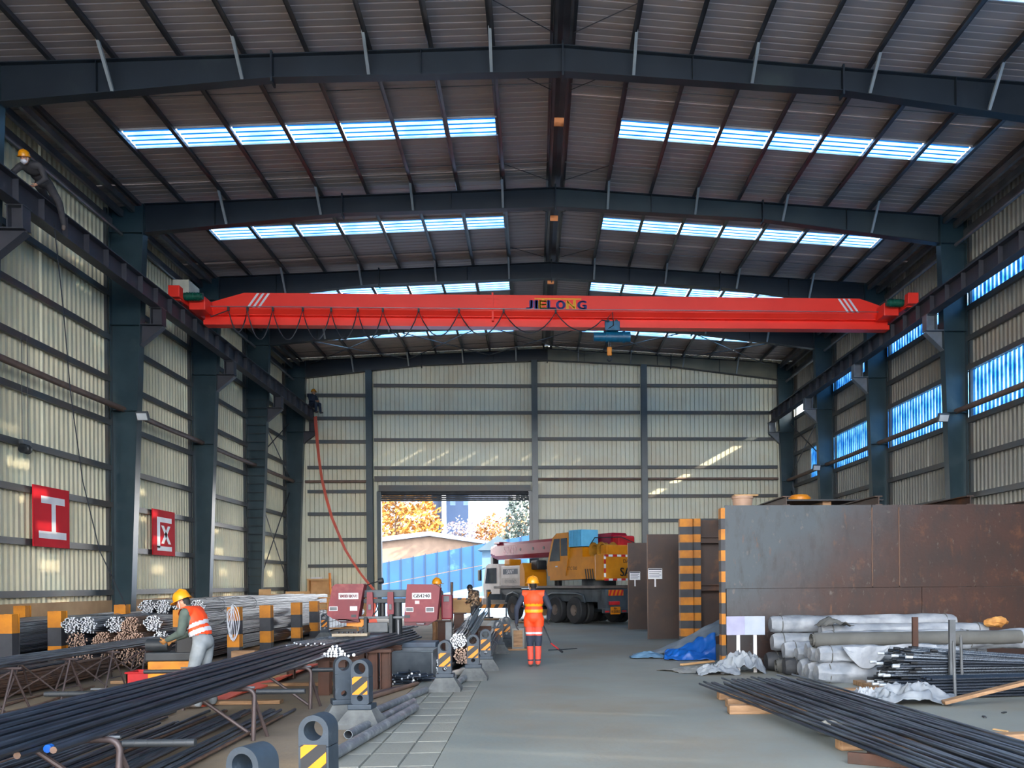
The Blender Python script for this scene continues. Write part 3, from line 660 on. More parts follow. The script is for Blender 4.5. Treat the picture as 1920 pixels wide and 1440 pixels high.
# orange flat hose from the runway down behind the saw, and its slack end on the floor
def ribbon(pts, wd, name, label, cat, tw=0.0, m=RIBBON):
    pts = [Vector(p) for p in pts]; mb = MB(); vs = []; k = len(pts)
    ws = wd if isinstance(wd, list) else [wd] * k
    for i, p in enumerate(pts):
        d = (pts[min(i + 1, k - 1)] - pts[max(i - 1, 0)]).normalized(); s_ = d.cross(Vector((0, -1, .2))).normalized()
        s_ = Matrix.Rotation(tw * math.sin(i * .7), 3, d) @ s_; nn = d.cross(s_) * .012
        vs += [p - s_ * ws[i] / 2 - nn, p + s_ * ws[i] / 2 - nn, p + s_ * ws[i] / 2 + nn, p - s_ * ws[i] / 2 + nn]
    fs = [(i * 4 + j, i * 4 + (j + 1) % 4, i * 4 + 4 + (j + 1) % 4, i * 4 + 4 + j) for i in range(k - 1) for j in range(4)] + [(0, 1, 2, 3), (k * 4 - 4, k * 4 - 3, k * 4 - 2, k * 4 - 1)]
    mb.add(vs, fs); o = mb.build(name, m, None, True); return tag(o, label, cat)
hp = [(-10.72, 43.7, 9.9), (-10.14, 41.59, 8.53), (-9.54, 39.48, 7.23), (-8.91, 37.37, 6.03), (-8.24, 35.26, 5.04), (-7.56, 33.15, 4.14), (-6.86, 31.05, 3.42), (-6.18, 28.94, 2.77), (-5.49, 26.83, 2.28), (-4.83, 24.72, 1.88), (-4.26, 22.61, 1.66), (-3.74, 20.5, 1.5), (-3.46, 19.2, 1.25), (-3.52, 18.9, .95), (-3.3, 18.4, .6), (-3.6, 18.0, .1)]
ribbon(hp, [.17, .16, .14, .12, .11, .10, .09, .08, .07, .06, .06, .06, .12, .2, .2, .2], 'orange_hose', 'flat orange hose hanging from far end of the left runway down behind the saw', 'hose', .5)
ribbon([(-4.35, 17.5, .05), (-4.33, 16.3, .03), (-4.27, 14.7, .06), (-4.38, 13.99, .03), (-4.43, 13.14, .05), (-4.46, 12.4, .03), (-4.48, 11.9, .02)], .24, 'orange_strap', 'slack orange strap lying on the floor behind the front bar rack', 'strap', .3)
# ------------------------------------------------------------------ people
def capsule(mb, a, b, ra, rb, n=12):
    a, b = Vector(a), Vector(b); mb.cyl(a, b, ra, rb, n); mb.ell(a, (ra,) * 3, n, 6); mb.ell(b, (rb,) * 3, n, 6)
def finger_chain(mb, base, d, palm_n, ln, r, curl):
    p = Vector(base); d = Vector(d).normalized(); ax = d.cross(palm_n).normalized(); pts = [p.copy()]
    for k in range(3):
        d = Matrix.Rotation(curl, 3, ax) @ d; p = p + d * ln * (.42, .33, .25)[k]; pts.append(p.copy())
    mb.tube(pts, [r, r * .95, r * .85, r * .6], 6)
STAND = dict(pelvis=(0, 0, .95), waist=(0, 0, 1.08), chest=(0, 0, 1.29), neck=(0, .0, 1.46), head=(0, .02, 1.585),
             shL=(-.19, 0, 1.40), elL=(-.25, -.03, 1.13), wrL=(-.25, .03, .88), shR=(.19, 0, 1.40), elR=(.25, -.03, 1.13), wrR=(.25, .03, .88),
             hipL=(-.09, 0, .9), knL=(-.095, .02, .49), anL=(-.095, -.02, .09), toL=(-.105, .15, .045),
             hipR=(.09, 0, .9), knR=(.095, .02, .49), anR=(.095, -.02, .09), toR=(.105, .15, .045))
def person(label, loc, rz, J, mats, up_mat, low_mat, shoe_mat, hand_mat, vest=None, helmet=True, look=(0, 1, 0), headup=(0, 0, 1), bands=None, mask=False, bulk=1.0, cap=None, group=None, low_fn=None):
    P = dict(STAND); P.update(J); P = {k: Vector(v) for k, v in P.items()}
    t = thing('person', label, 'person', loc, rz, group)
    mb = MB(); bones = []; torso = set()
    def B(a, b, ra, rb, m): capsule(mb, a, b, ra, rb); bones.append((Vector(a), Vector(b), (ra + rb) / 2, m))
    U, Lw, SH, HD, SK, HR = 0, 1, 2, 3, 4, 5
    side = (P['shR'] - P['shL']).normalized()
    def Eb(c, r, m, upv):
        z = Vector(upv).normalized(); x = (side - z * side.dot(z)).normalized(); y = z.cross(x)
        R = Matrix((x, y, z)).transposed(); mb.ell(c, r, 14, 10, R); bones.append((Vector(c) - z * r[2] * .4, Vector(c) + z * r[2] * .4, (r[0] + r[1]) / 2, m))
    sp = P['chest'] - P['pelvis']; nt0 = len(bones)
    Eb(P['pelvis'], (.165 * bulk, .125 * bulk, .13), Lw, sp); Eb(P['waist'], (.16 * bulk, .115 * bulk, .16), U, sp); Eb(P['chest'], (.185 * bulk, .13 * bulk, .18), U, P['neck'] - P['waist'])
    B(P['shL'] * .92 + P['shR'] * .08, P['shR'] * .92 + P['shL'] * .08, .075 * bulk, .075 * bulk, U)
    B(P['chest'].lerp(P['neck'], .5), P['neck'], .085, .06, U); B(P['neck'], P['neck'].lerp(P['head'], .5), .052, .05, SK)
    torso = set(range(nt0, len(bones)))
    for s_ in 'LR':
        B(P['sh' + s_], P['el' + s_], .066 * bulk, .052 * bulk, U); B(P['el' + s_], P['wr' + s_], .052 * bulk, .04, U)
        B(P['hip' + s_], P['kn' + s_], .095 * bulk, .07 * bulk, Lw); B(P['kn' + s_], P['an' + s_], .068 * bulk, .055 * bulk, Lw)
        B(P['an' + s_] + Vector((0, 0, -.035)), P['to' + s_], .045, .04, SH)
    hz = Vector(headup).normalized(); hy = Vector(look); hy = (hy - hz * hy.dot(hz)).normalized(); hx_ = hy.cross(hz); HRm = Matrix((hx_, hy, hz)).transposed()
    hc = P['head']
    def H(x, y, z): return hc + HRm @ Vector((x, y, z))
    mb.ell(hc, (.077, .096, .112), 16, 12, HRm); bones.append((hc - hz * .04, hc + hz * .04, .09, SK))
    mb.ell(H(0, .03, -.06), (.055, .06, .06), 12, 8, HRm); bones.append((H(0, .03, -.06), H(0, .04, -.06), .055, SK))
    mb.ell(H(0, .1, -.015), (.016, .022, .028), 8, 6, HRm)
    for sx in (-1, 1): mb.ell(H(sx * .08, -.005, -.01), (.012, .022, .032), 8, 6, HRm)
    bones.append((H(0, -.05, .04), H(0, -.05, -.02), .085, HR))
    palms = []
    for s_ in 'LR':
        d = (P['wr' + s_] - P['el' + s_]).normalized(); q = P['wr' + s_] + d * .055; fw = Vector((0, 1, 0)); nx = d.cross(fw)
        nx = (nx if nx.length > .2 else d.cross(Vector((1, 0, 0)))).normalized(); z2 = nx.cross(d).normalized()
        R = Matrix((nx, z2, d)).transposed(); mb.ell(q, (.022, .042, .06), 10, 8, R); bones.append((q - d * .03, q + d * .04, .04, HD)); palms.append((q, d, nx, z2, s_))
    tmp = mb.build('body', mats, None, origin=(0, 0, 0))
    rm = tmp.modifiers.new('r', 'REMESH'); rm.mode = 'VOXEL'; rm.voxel_size = .0135; rm.use_smooth_shade = True
    sm = tmp.modifiers.new('s', 'SMOOTH'); sm.factor = .5; sm.iterations = 5
    dg = bpy.context.evaluated_depsgraph_get(); dg.update(); me = bpy.data.meshes.new_from_object(tmp.evaluated_get(dg)); bpy.data.objects.remove(tmp)
    out = MB(); co = [v.co.copy() for v in me.vertices]; no = [v.normal.copy() for v in me.vertices]; tags = []; cen = []; inT = []; low_vest = bool(vest and vest[1][0] < 0); hips = {i for i, b_ in enumerate(bones) if b_[3] == Lw}
    for v in range(len(co)):                                            # cloth folds
        co[v] += no[v] * (noise.noise(co[v] * 9 + Vector(loc)) * .006)
    def near(c):
        best = 9; m_ = 0; k_ = -1
        for bi, (a, b, r, m) in enumerate(bones):
            ab = b - a; l2 = ab.length_squared; f = 0 if l2 < 1e-9 else max(0, min(1, (c - a).dot(ab) / l2)); dd = (c - a - ab * f).length - r
            if dd < best: best = dd; m_ = m; k_ = bi
        return m_, k_
    out.v = [tuple(c) for c in co]
    for p in me.polygons:
        c = p.center; k, kb = near(c); tags.append(k); inT.append(kb in torso or (kb in hips and low_vest)); cen.append(c.copy()); mi_ = {U: 0, Lw: 1, SH: 2, HD: 3, SK: 4, HR: 5}[k]
        if low_fn and k == Lw: mi_ = low_fn(c, mi_)
        out.f.append(tuple(p.vertices)); out.m.append(mi_)
    bpy.data.meshes.remove(me)
    out.cm = 3
    for q, d, nx, z2, s_ in palms:                                       # five fingers, curled
        pn = nx
        for k, (o_, ln) in enumerate(((-.028, .062), (-.010, .075), (.010, .08), (.028, .072))): finger_chain(out, q + d * .045 + z2 * o_, d, pn, ln, .0095, .38)
        finger_chain(out, q + d * .0 + z2 * .036, d * .75 + z2 * .65, pn, .06, .011, .25)
    body = out.build('body', [up_mat, low_mat, shoe_mat, hand_mat, SKIN, HAIR] + (mats if isinstance(mats, list) else []), t, True, world=False)
    eye = MB()
    for sx in (-1, 1): eye.ell(H(sx * .03, .082, .012), (.012, .01, .008), 8, 6, HRm)
    eye.build('eyes', HAIR, t, True, world=False)
    axis = (P['neck'] - P['pelvis']); ln = axis.length; ax = axis.normalized()
    def shell(sel, off, name, m):
        fs = [i for i in range(len(cen)) if sel(i)]
        if not fs: return
        used = {}; b = MB()
        for i in fs:
            ids = []
            for v in out.f[i]:
                if v not in used: used[v] = len(b.v); b.v.append(tuple(co[v] + no[v] * off))
                ids.append(used[v])
            b.f.append(tuple(ids)); b.m.append(0)
        b.build(name, m, t, True, world=False)
    if vest:
        def tt(c): return (c - P['pelvis']).dot(ax) / ln
        def lat(c): return abs((c - P['pelvis'] - ax * (c - P['pelvis']).dot(ax)).dot(side))
        lo, hi = vest[1]
        shell(lambda i: inT[i] and lo < tt(cen[i]) < hi and lat(cen[i]) < .205 * bulk and not ((tags[i] == Lw) and lo > 0), .016, 'vest', vest[0])
        for f0, f1, m in (bands or []): shell(lambda i: inT[i] and f0 < tt(cen[i]) < f1 and lat(cen[i]) < .21 * bulk, .021, 'reflective_band', m)
    if helmet:
        hb = MB(); prof = [(.128, 0), (.126, .04), (.112, .085), (.082, .118), (.04, .135), (0, .14)]
        hb.lathe([(r, h) for r, h in prof], (0, 0, 0), 20); hb.lathe([(.0, .005), (.125, .0), (.128, 0)], (0, 0, 0), 20)
        hb.tube([(0, .12, .06), (0, .06, .125), (0, -.03, .146), (0, -.11, .09)], .012, 6)
        brim = []; 
        for i in range(20):
            a_ = 2 * PI * i / 20; e = .018 + (.045 * max(0, math.sin(a_)) ** 1.5); brim.append((.126, .126 + e, a_))
        vs = [(r0 * math.cos(a_), r0 * math.sin(a_), .004) for r0, r1, a_ in brim] + [(r1 * math.cos(a_), r1 * math.sin(a_), -.012) for r0, r1, a_ in brim] + [(r1 * math.cos(a_), r1 * math.sin(a_), -.004) for r0, r1, a_ in brim]
        hb.add(vs, [(i, (i + 1) % 20, 20 + (i + 1) % 20, 20 + i) for i in range(20)] + [(20 + i, 20 + (i + 1) % 20, 40 + (i + 1) % 20, 40 + i) for i in range(20)] + [(40 + i, 40 + (i + 1) % 20, (i + 1) % 20, i) for i in range(20)])
        hb.v = [tuple(H(x * .9, y * .95, z + .04)) for x, y, z in hb.v]
        hm = hb.build('helmet', HELM, t, True, world=False)
        MB().tube([tuple(H(-.085, .02, .03)), tuple(H(-.07, .05, -.07)), tuple(H(0, .07, -.12)), tuple(H(.07, .05, -.07)), tuple(H(.085, .02, .03))], .006, 5).build('chin_strap', REFL, hm, world=False)
    if cap:
        cb = MB(); cb.lathe([(.105, -.02), (.108, .02), (.1, .07), (.07, .11), (.03, .13), (0, .135)], (0, 0, 0), 16); cb.v = [tuple(H(x * .85, y * .98 - .01, z + .02)) for x, y, z in cb.v]
        cb.build('knit_cap', cap, t, True, world=False)
    if mask:
        mk = MB().ell((0, 0, 0), (.062, .05, .05), 12, 8); mk.v = [tuple(H(x, y + .062, z - .055)) for x, y, z in mk.v]; mk.build('face_mask', WHITE, t, True, world=False)
    return t

def low_orange(c, k):
    z = c.z
    if .625 < z < .665: return 6
    if .40 < z < .60 and (c.y > -.2): return 7
    if .12 < z < .145: return 7
    return k
w1 = person('worker in orange vest, coral trousers and yellow helmet standing in the aisle, seen from behind', (-.03, 16.9, 0), -.12,
       dict(elL=(-.33, -.03, 1.12), wrL=(-.34, .02, .86), elR=(.31, .02, 1.13), wrR=(.26, .2, .93), head=(-.02, .03, 1.575), anL=(-.07, 0, .09), toL=(-.1, .16, .045), anR=(.07, .02, .09), knL=(-.08, .01, .49), knR=(.08, .03, .49), toR=(.06, .18, .045)),
       [REFL, NAVYC], NAVYC, CORAL, SHOE, DARKC, vest=(ORANGE, (-.35, 1.0)), look=(-.35, 1, -.1), bands=[(.42, .52, YELPR), (.2, .3, YELPR)], low_fn=low_orange, bulk=1.02)
o = MB().cyl((.1, 17.2, .92), (.30, 16.95, .44), .012, n=8).mi(1).cyl((.30, 16.95, .44), (.45, 16.8, .33), .013, n=8).mi(2).cyl((.45, 16.8, .33), (.51, 16.74, .285), .022, n=8).build('pry_bar', [DGREY, REDM, BLACK], None, True)
tag(o, 'red-handled bar held low by the worker in the aisle', 'tool')
w2 = person('worker in grey trousers and orange vest with silver bands bending to yellow machine, brown gloves', (-4.45, 11.85, 0), PI / 2 - .1,
       dict(pelvis=(0, -.06, .93), waist=(0, -.02, 1.06), chest=(0, .06, 1.25), neck=(0, .15, 1.395), head=(0, .22, 1.49), shL=(-.19, .1, 1.34), elL=(-.23, .14, 1.07), wrL=(-.17, .36, .97), shR=(.19, .1, 1.34), elR=(.22, .17, 1.07), wrR=(.14, .38, .97),
            hipL=(-.1, -.06, .88), knL=(-.11, .05, .48), anL=(-.12, -.05, .09), toL=(-.13, .12, .045), hipR=(.1, -.06, .88), knR=(.12, -.02, .48), anR=(.13, -.14, .09), toR=(.14, .03, .045)),
       [], OLIVE, GREYC, SHOE, mat('glove_brown', S(176, 124, 70)), vest=(ORANGE, (.08, 1.0)), look=(0, 1, -.55), headup=(0, .45, 1), bands=[(.22, .33, REFL), (.44, .54, REFL)], bulk=1.12, mask=False)
w2.scale = (.935,) * 3
w3 = person('worker in brown clothes and yellow helmet standing behind the maroon band saw', (-2.45, 21.9, 0), -.9,
       dict(wrL=(-.15, .3, 1.0), wrR=(.15, .3, 1.0), elL=(-.25, .05, 1.1), elR=(.25, .05, 1.1)), [], DARKC, BROWNC, SHOE, SKIN, look=(.1, 1, -.3))
w4 = person('person in camouflage jacket and black knit cap with bowed head near the roller door', (-2.05, 30.0, 0), 1.1,
       dict(chest=(0, .04, 1.24), neck=(0, .1, 1.36), head=(0, .19, 1.44), shL=(-.2, .05, 1.31), shR=(.2, .05, 1.31), elL=(-.25, .08, 1.05), elR=(.25, .08, 1.05), wrL=(-.12, .26, .98), wrR=(.12, .26, .98)),
       [], CAMO, DARKC, SHOE, SKIN, vest=(CAMO, (-.22, .98)), helmet=False, cap=BLACK, look=(0, 1, -.7), headup=(0, .5, 1), bulk=1.18)
w5 = person('masked worker in dark clothes and yellow helmet leaning over the left runway beam', (-10.92, 20.15, 10.4), PI,
       dict(pelvis=(-.04, -.02, .26), waist=(-.02, .12, .34), chest=(0, .32, .40), neck=(0, .5, .44), head=(0, .62, .47), shL=(-.2, .42, .40), shR=(.2, .42, .40), elL=(-.3, .36, .16), wrL=(-.14, .38, .04), elR=(.3, .55, .18), wrR=(.16, .66, .06),
            hipL=(-.13, -.06, .22), knL=(-.27, -.24, -.12), anL=(-.27, -.42, -.52), toL=(-.28, -.38, -.64), hipR=(.08, -.08, .2), knR=(.14, -.42, .12), anR=(.1, -.8, .12), toR=(.1, -.95, .1)),
       [], DARKC, DARKC, SHOE, SKIN, look=(0, 1, -.35), headup=(0, .35, 1), mask=True, bulk=1.1)
w6 = person('worker in navy overalls and yellow helmet sitting at far end of the left runway beam', (-10.95, 43.95, 10.4), -2.2,
       dict(pelvis=(0, 0, .12), waist=(0, .02, .26), chest=(0, .05, .46), neck=(0, .1, .62), head=(0, .14, .72), shL=(-.19, .06, .56), shR=(.19, .06, .56), elL=(-.26, .16, .32), wrL=(-.1, .34, .28), elR=(.26, .16, .32), wrR=(.08, .34, .28),
            hipL=(-.09, .04, .1), knL=(-.14, .42, .14), anL=(-.15, .46, -.26), toL=(-.16, .6, -.3), hipR=(.09, .04, .1), knR=(.12, .42, .14), anR=(.12, .46, -.26), toR=(.13, .6, -.3)),
       [], NAVYC, NAVYC, SHOE, SKIN, look=(0, 1, -.3), bulk=1.1)
# ------------------------------------------------------------------ rebar yard on the left
def hpost(x, y, h, bands, lab, grp='striped I-beam posts of the rebar yard'):
    t = thing('striped_post', lab, 'post', (x, y, 0), group=grp); z = h; k = 0
    for b in bands + [9]:
        z0 = max(0, z - b); m = MB()
        m.box(x - .13, x + .13, y - .12, y - .105, z0, z).box(x - .13, x + .13, y + .105, y + .12, z0, z).box(x - .007, x + .007, y - .105, y + .105, z0, z)
        m.box(x + .115, x + .13, y - .105, y + .06, z0, z)
        m.build('yellow_band' if k % 2 == 0 else 'black_band', YELD if k % 2 == 0 else BARK, t); k += 1; z = z0
        if z <= 0: break
    MB().box(x - .2, x + .2, y - .2, y + .2, 0, .02).build('base_plate', BARK, t); return t
hpost(-6.62, 19.7, 1.14, [.3, .3, .28], 'yellow and black striped post hung with loops of silver wire')
hpost(-6.52, 21.65, 1.13, [.3, .32, .28], 'striped yellow-black post of the rebar yard, second after the wire-hung post')
hpost(-6.75, 25.2, 1.12, [.34, .36, .3], 'striped yellow-black post of the rebar yard, third after the wire-hung post')
hpost(-6.8, 27.4, 1.12, [.32, .34, .26], 'striped yellow-black post of the rebar yard closest to the maroon saw')
hpost(-7.05, 17.9, 1.14, [.34, .45, .25], 'striped post directly behind the bending worker in orange vest')
hpost(-9.38, 17.75, 1.14, [.32, .36, .2], 'striped post left of the bright-ended rebar bundles')
hpost(-9.30, 16.0, 1.14, [.34, .42, .2], 'striped post at the far left edge of the rebar yard')
hpost(-9.45, 20.6, 1.2, [.3, .4, .3], 'striped post rising out of the rebar stack before the near left column')
hpost(-11.55, 20.4, 1.2, [.34, .4, .2], 'striped post against the tan base wall below the nearer red sign')
t = thing('wire_coil', 'coil of silver binding wire hung over a striped post', 'wire', (-6.62, 19.56, .3))
for k in range(6):
    r = .045 + .008 * k; MB().tube([(-6.62 + r * math.sin(a) + .03 * math.sin(a * 2 + k) + .02 * k - .05, 19.55 - .008 * k, .80 + (.30 + .02 * k) * math.cos(a)) for a in [x * PI / 10 for x in range(20)]], .008, 5, closed=True).build('loop', REFL, t, True)

def nth(n): return '%d%s' % (n, 'th' if 10 <= n % 100 <= 20 else {1: 'st', 2: 'nd', 3: 'rd'}.get(n % 10, 'th'))
def bundle_mesh(nr, r, L, m, mcap, seed):
    rg = random.Random(seed); mb = MB(); k = 0
    for i in range(-nr, nr + 1):
        for j in range(-nr, nr + 1):
            if abs(i + j) > nr: continue
            x = (i + j * .5) * 2 * r + rg.uniform(-.3, .3) * r; z = j * math.sqrt(3) * r + rg.uniform(-.3, .3) * r; k += 1
            edge = max(abs(i), abs(j), abs(i + j))
            if edge < nr - 1:                                          # inner bars: only their ends show
                for y0, y1 in ((rg.uniform(-.06, .06), .5), (L - .5, L + rg.uniform(-.06, .06))): mb.mi(0).cyl((x, y0, z), (x, y1, z), r, n=5, capmi=1)
                continue
            pts = [(x + rg.uniform(-1, 1) * r * .6, L * f + (rg.uniform(-.08, .08) if f in (0, 1) else 0), z + rg.uniform(-1, 1) * r * .6 - .02 * math.sin(f * PI * 3)) for f in (0, .2, .4, .6, .8, 1)]
            mb.mi(0).tube(pts, r, 6, caps=False)
            for p, s_ in ((pts[0], -1), (pts[-1], 1)): mb.mi(1).cyl((p[0], p[1], p[2]), (p[0], p[1] + s_ * .004, p[2]), r, n=6)
    return mb.mesh('bars', [m, mcap], False), (2 * nr + 1) * r
BM = [bundle_mesh(6, .0135, 11.5, REBAR, CUT, 1), bundle_mesh(6, .0135, 11.5, REBARD, CUT, 2), bundle_mesh(6, .0135, 11.5, REBARR, CUTD, 3), bundle_mesh(6, .0135, 11.5, REBARD, CUTD, 4)]
BM7 = [bundle_mesh(5, .014, 8.0, REBAR, CUT, 5), bundle_mesh(5, .014, 8.0, REBARD, CUT, 6)]
tie = MB()
for yy in (1.2, 3.5): tie.tube([(.19 * math.cos(a), yy + .01 * math.sin(2 * a), .175 * math.sin(a)) for a in [k * PI / 8 for k in range(16)]], .007, 5, closed=True)
TIE = tie.mesh('tie_wire', PURLIN)
def bundle(x, y, z, bm, lab, grp, rz=0, tilt=0):
    t = thing('rebar_bundle', lab, 'rebar bundle', (x, y, z), rz, grp); t.rotation_euler = (tilt, 0, rz)
    o = inst('bars', bm[0], t); o['kind'] = 'stuff'; inst('tie_wire', TIE, t); return t
G1 = 'rebar bundles stacked between the striped posts'
i = 0
for lay, z in enumerate((.27, .58, .88)):
    for c in range(6 if lay < 2 else 5):
        x = -8.85 + c * .358 + (.179 if lay % 2 else 0); last = (x > -7.3)
        if x > -7.05: continue
        front = 17.0 + rnd(-.15, .25) + lay * .1
        k = (2, 3, 2, 3, 3, 3)[c] if lay == 0 else ((3, 2, 2, 2, 1, 1)[c] if lay == 1 else (0, 0, 1, 2, 0, 1)[c])
        if lay == 2 and c == 1: z_ = z + .02
        bundle(x, front, z + rnd(-.01, .01), BM[k], 'rebar bundle of the big stack between striped posts, %s layer, %s from left' % (('bottom', 'middle', 'upper')[lay], nth(c + 1)), G1, rnd(-.002, .002))
for c in range(4): bundle(-8.55 + c * .36, 19.6 + rnd(-.3, .5), 1.15 + rnd(-.01, .01), BM[(1, 0, 1, 0)[c]], 'rebar bundle on top of the big stack further back, %s from left' % nth(c + 1), 'rebar bundles on top of the stack', rnd(-.003, .003))
for lay, z in enumerate((.2, .5)):
    for c in range(5): bundle(-8.6 + c * .36, 28.0 + rnd(-.2, .6), z, BM7[c % 2], 'rebar bundle of the low far stack behind the striped posts, %s layer, %s from left' % (('bottom', 'top')[lay], nth(c + 1)), 'rebar bundles of the low far stack', rnd(-.002, .002))
for lay, z in enumerate((.2, .5, .78)):
    for c in range(4): bundle(-11.3 + c * .37 + .1 * (lay % 2), 13.6 + rnd(-.4, .4), z, BM[(1, 0, 1, 3)[(c + lay) % 4]], 'rebar bundle of the dark stack along the tan base wall, %s layer, %s from wall' % (('bottom', 'middle', 'top')[lay], nth(c + 1)), 'rebar bundles along the base wall', rnd(-.002, .002))
for k, (x0, x1, y) in enumerate(((-9.1, -6.9, 18.3), (-9.1, -6.9, 22.4), (-9.1, -6.9, 26.4), (-8.9, -6.9, 29.2), (-8.9, -6.9, 33.5), (-11.6, -9.7, 15.0), (-11.6, -9.7, 21.0))):
    tag(MB().bbox(((x0 + x1) / 2, y, .05), (x1 - x0, .16, .1), .012).build('timber_sleeper', WOOD), 'timber sleeper under the rebar bundles of the yard', 'timber', 'sleepers under the rebar')
# lower loose bundles in front of the stack
for k, (x, y, z, b_) in enumerate(((-8.15, 15.7, .2, 3), (-7.75, 15.9, .2, 2), (-8.75, 15.4, .2, 3))): bundle(x, y - 11.2, z, BM[b_], 'low dark rebar bundle before the stack behind the rod trestles, %s' % ('middle', 'right', 'left')[k], 'low bundles before the stack', rnd(-.003, .003))

# single bars -----------------------------------------------------------------
def bar_mesh(L, r, m, cap, n=8, near=None):
    mb = MB().mi(0).tube([(0, 0, 0), (0, L * .25, -.004), (0, L * .5, -.006), (0, L * .75, -.004), (0, L, 0)], r, n, caps=False)
    for y, s_ in ((0, -1), (L, 1)): mb.mi(2 if (near and y == 0) else 1).cyl((0, y, 0), (0, y + s_ * .003, 0), r * .98, n=n)
    return mb.mesh('steel_bar', [m, cap] + ([near] if near else []), True)
BAR8 = [bar_mesh(L, .0235, REBARD, CUT, near=REBARR) for L in (9.6, 8.2, 7.4)]
def sbar(me, p, rz, lab, grp, tilt=0):
    o = inst('steel_bar', me, None, p); o.rotation_euler = (tilt, 0, rz); return tag(o, lab, 'steel bar', grp)
LB = 'long black steel bar lying on the front roller stands'
caps = []
for i in range(18):
    x = -4.12 + i * .0645; y0 = 4.2 + rnd(-.6, .4); me = BAR8[0]
    if i > 12: y0 = 5.6 + rnd(-.15, .25); me = BAR8[1] if i % 2 else BAR8[2]
    lab, grp = 'long black bar in lower layer on the front roller stands, %s from left' % nth(i + 1), 'bars on the front roller stands'
    if i in (13, 14, 16): lab, grp = 'black bar with a bright blue end on the front roller stands, %s of the three' % {13: 'leftmost', 14: 'middle', 16: 'rightmost'}[i], 'blue-ended bars'
    o = sbar(me, (x, y0, .582), rnd(-.005, .005), lab, grp)
    if i in (13, 14, 16):
        c_ = MB().cyl((0, -.02, 0), (0, .02, 0), .0265, n=10).mesh('blue_end_cap', TARPB, True); inst('blue_end_cap', c_, o)
for i in range(7):
    x = -4.05 + i * .15 + rnd(-.02, .02); sbar(BAR8[0], (x, 5.3 + rnd(-.4, .6), .624), rnd(-.01, .01), 'long black bar on top of the others on the front stands, %s from left' % nth(i + 1), 'bars on the front roller stands')
# roller stands
def roller_stand(y, lab, xl=-4.55, xr=-2.92, rz=0):
    t = thing('roller_stand', lab, 'stand', ((xl + xr) / 2, y, 0), rz, 'roller stands under the front bars'); c = (xl + xr) / 2; a = (xr - xl) / 2
    for dy, nm in ((0, 'frame'), ):
        pts = [(a, -.06, 0), (a, -.02, .4)] + [(a - .08 + .08 * math.cos(q), -.01, .45 + .08 * math.sin(q)) for q in (0, .4, .8, 1.2, 1.57)]
        pts = pts + [(-x, y_, z) for x, y_, z in pts[::-1]]
        MB().tube(pts, .024, 10).build('frame', STANDM, t, True, world=False)
    for s_ in (-1, 1):
        MB().tube([(s_ * (a - .02), 0, .47), (s_ * (a + .06), .2, 0)], .02, 8).build('leg', STANDM, t, True, world=False)
        MB().tube([(s_ * .12, .02, .52), (s_ * (a - .06), .12, .02)], .02, 8).build('brace', STANDM, t, True, world=False)
        r = MB().mi(0).tube([(s_ * (a + .02), 0, .50), (s_ * (a + .52), 0, .50)], .028, 12)
        for k in range(5): r.cyl((s_ * (a + .1 + k * .09), 0, .50), (s_ * (a + .105 + k * .09), 0, .50), .0295, n=12)
        r.build('roller', DGREY, t, True, world=False)
    MB().tube([(-a - .05, .0, .545 - .0), (a + .0, .0, .545)], .012, 8).build('roller_shaft', GREY, t, True, world=False)
roller_stand(6.35, 'bent-pipe roller stand nearest the camera under the front bars', rz=-.03)
roller_stand(9.3, 'bent-pipe roller stand under the middle of the front bars', rz=-.03)
roller_stand(11.6, 'bent-pipe roller stand under the far end of the front bars', rz=-.03)
# bars on the floor below the stands
BARF = [bar_mesh(L, .019, REBAR, CUT, 7) for L in (5.6, 5.2, 4.6)]; BARFR = bar_mesh(5.0, .016, REBARR, CUTD, 7)
for i in range(46):
    x = -5.15 + i * .047; k = i % 3
    far = 11.3 - .25 * ((i * 7) % 4) - (.9 if 14 < i < 24 else 0); L = (5.6, 5.2, 4.6)[k]
    me = BARF[k] if i % 9 else BARFR
    if i % 9 == 0: L = 5.0
    sbar(me, (x, far - L, .03 + .03 * (i % 2)), rnd(-.02, .02), 'dark bar lying on the floor under the front roller stands, %s from the left' % nth(i + 1), 'bars on the floor under the stands')
# second rack: rod trestles and bars
def trestle(y, lab, x0=-7.45, x1=-6.75):
    t = thing('rod_trestle', lab, 'trestle', ((x0 + x1) / 2, y, 0), rnd(-.06, .06), 'rod trestles'); a = (x1 - x0) / 2
    MB().tube([(-a - .08, 0, .56), (a + .12, 0, .56)], .018, 8).build('top_rail', STANDM, t, True, world=False)
    for s_ in (-1, 1):
        for d in (-1, 1): MB().tube([(s_ * a, 0, .55), (s_ * (a + .04), d * .3, 0)], .014, 7).build('leg', STANDM, t, True, world=False)
        MB().tube([(s_ * (a + .03), -.2, .16), (s_ * (a + .03), .2, .16)], .01, 6).build('tie', STANDM, t, True, world=False)
    MB().tube([(-a, -.05, .52), (a + .05, -.25, .04)], .013, 6).build('brace', STANDM, t, True, world=False)
    MB().tube([(a, -.05, .52), (-a - .05, -.25, .04)], .013, 6).build('brace', STANDM, t, True, world=False)
for y, nm in ((11.7, 'nearest'), (13.1, 'second'), (14.4, 'third'), (15.6, 'fourth'), (16.9, 'farthest')): trestle(y, '%s thin rod trestle under the left bar rack' % nm)
BARL = bar_mesh(8.2, .019, REBAR, CUT, 7)
for i in range(13): sbar(BARL, (-7.4 + i * .05, 9.2 + rnd(-.2, .3), .599 + (.0 if i % 4 else .036)), rnd(-.006, .006), 'grey steel bar lying on the thin rod trestles, %s from the left' % nth(i + 1), 'bars on the rod trestles')
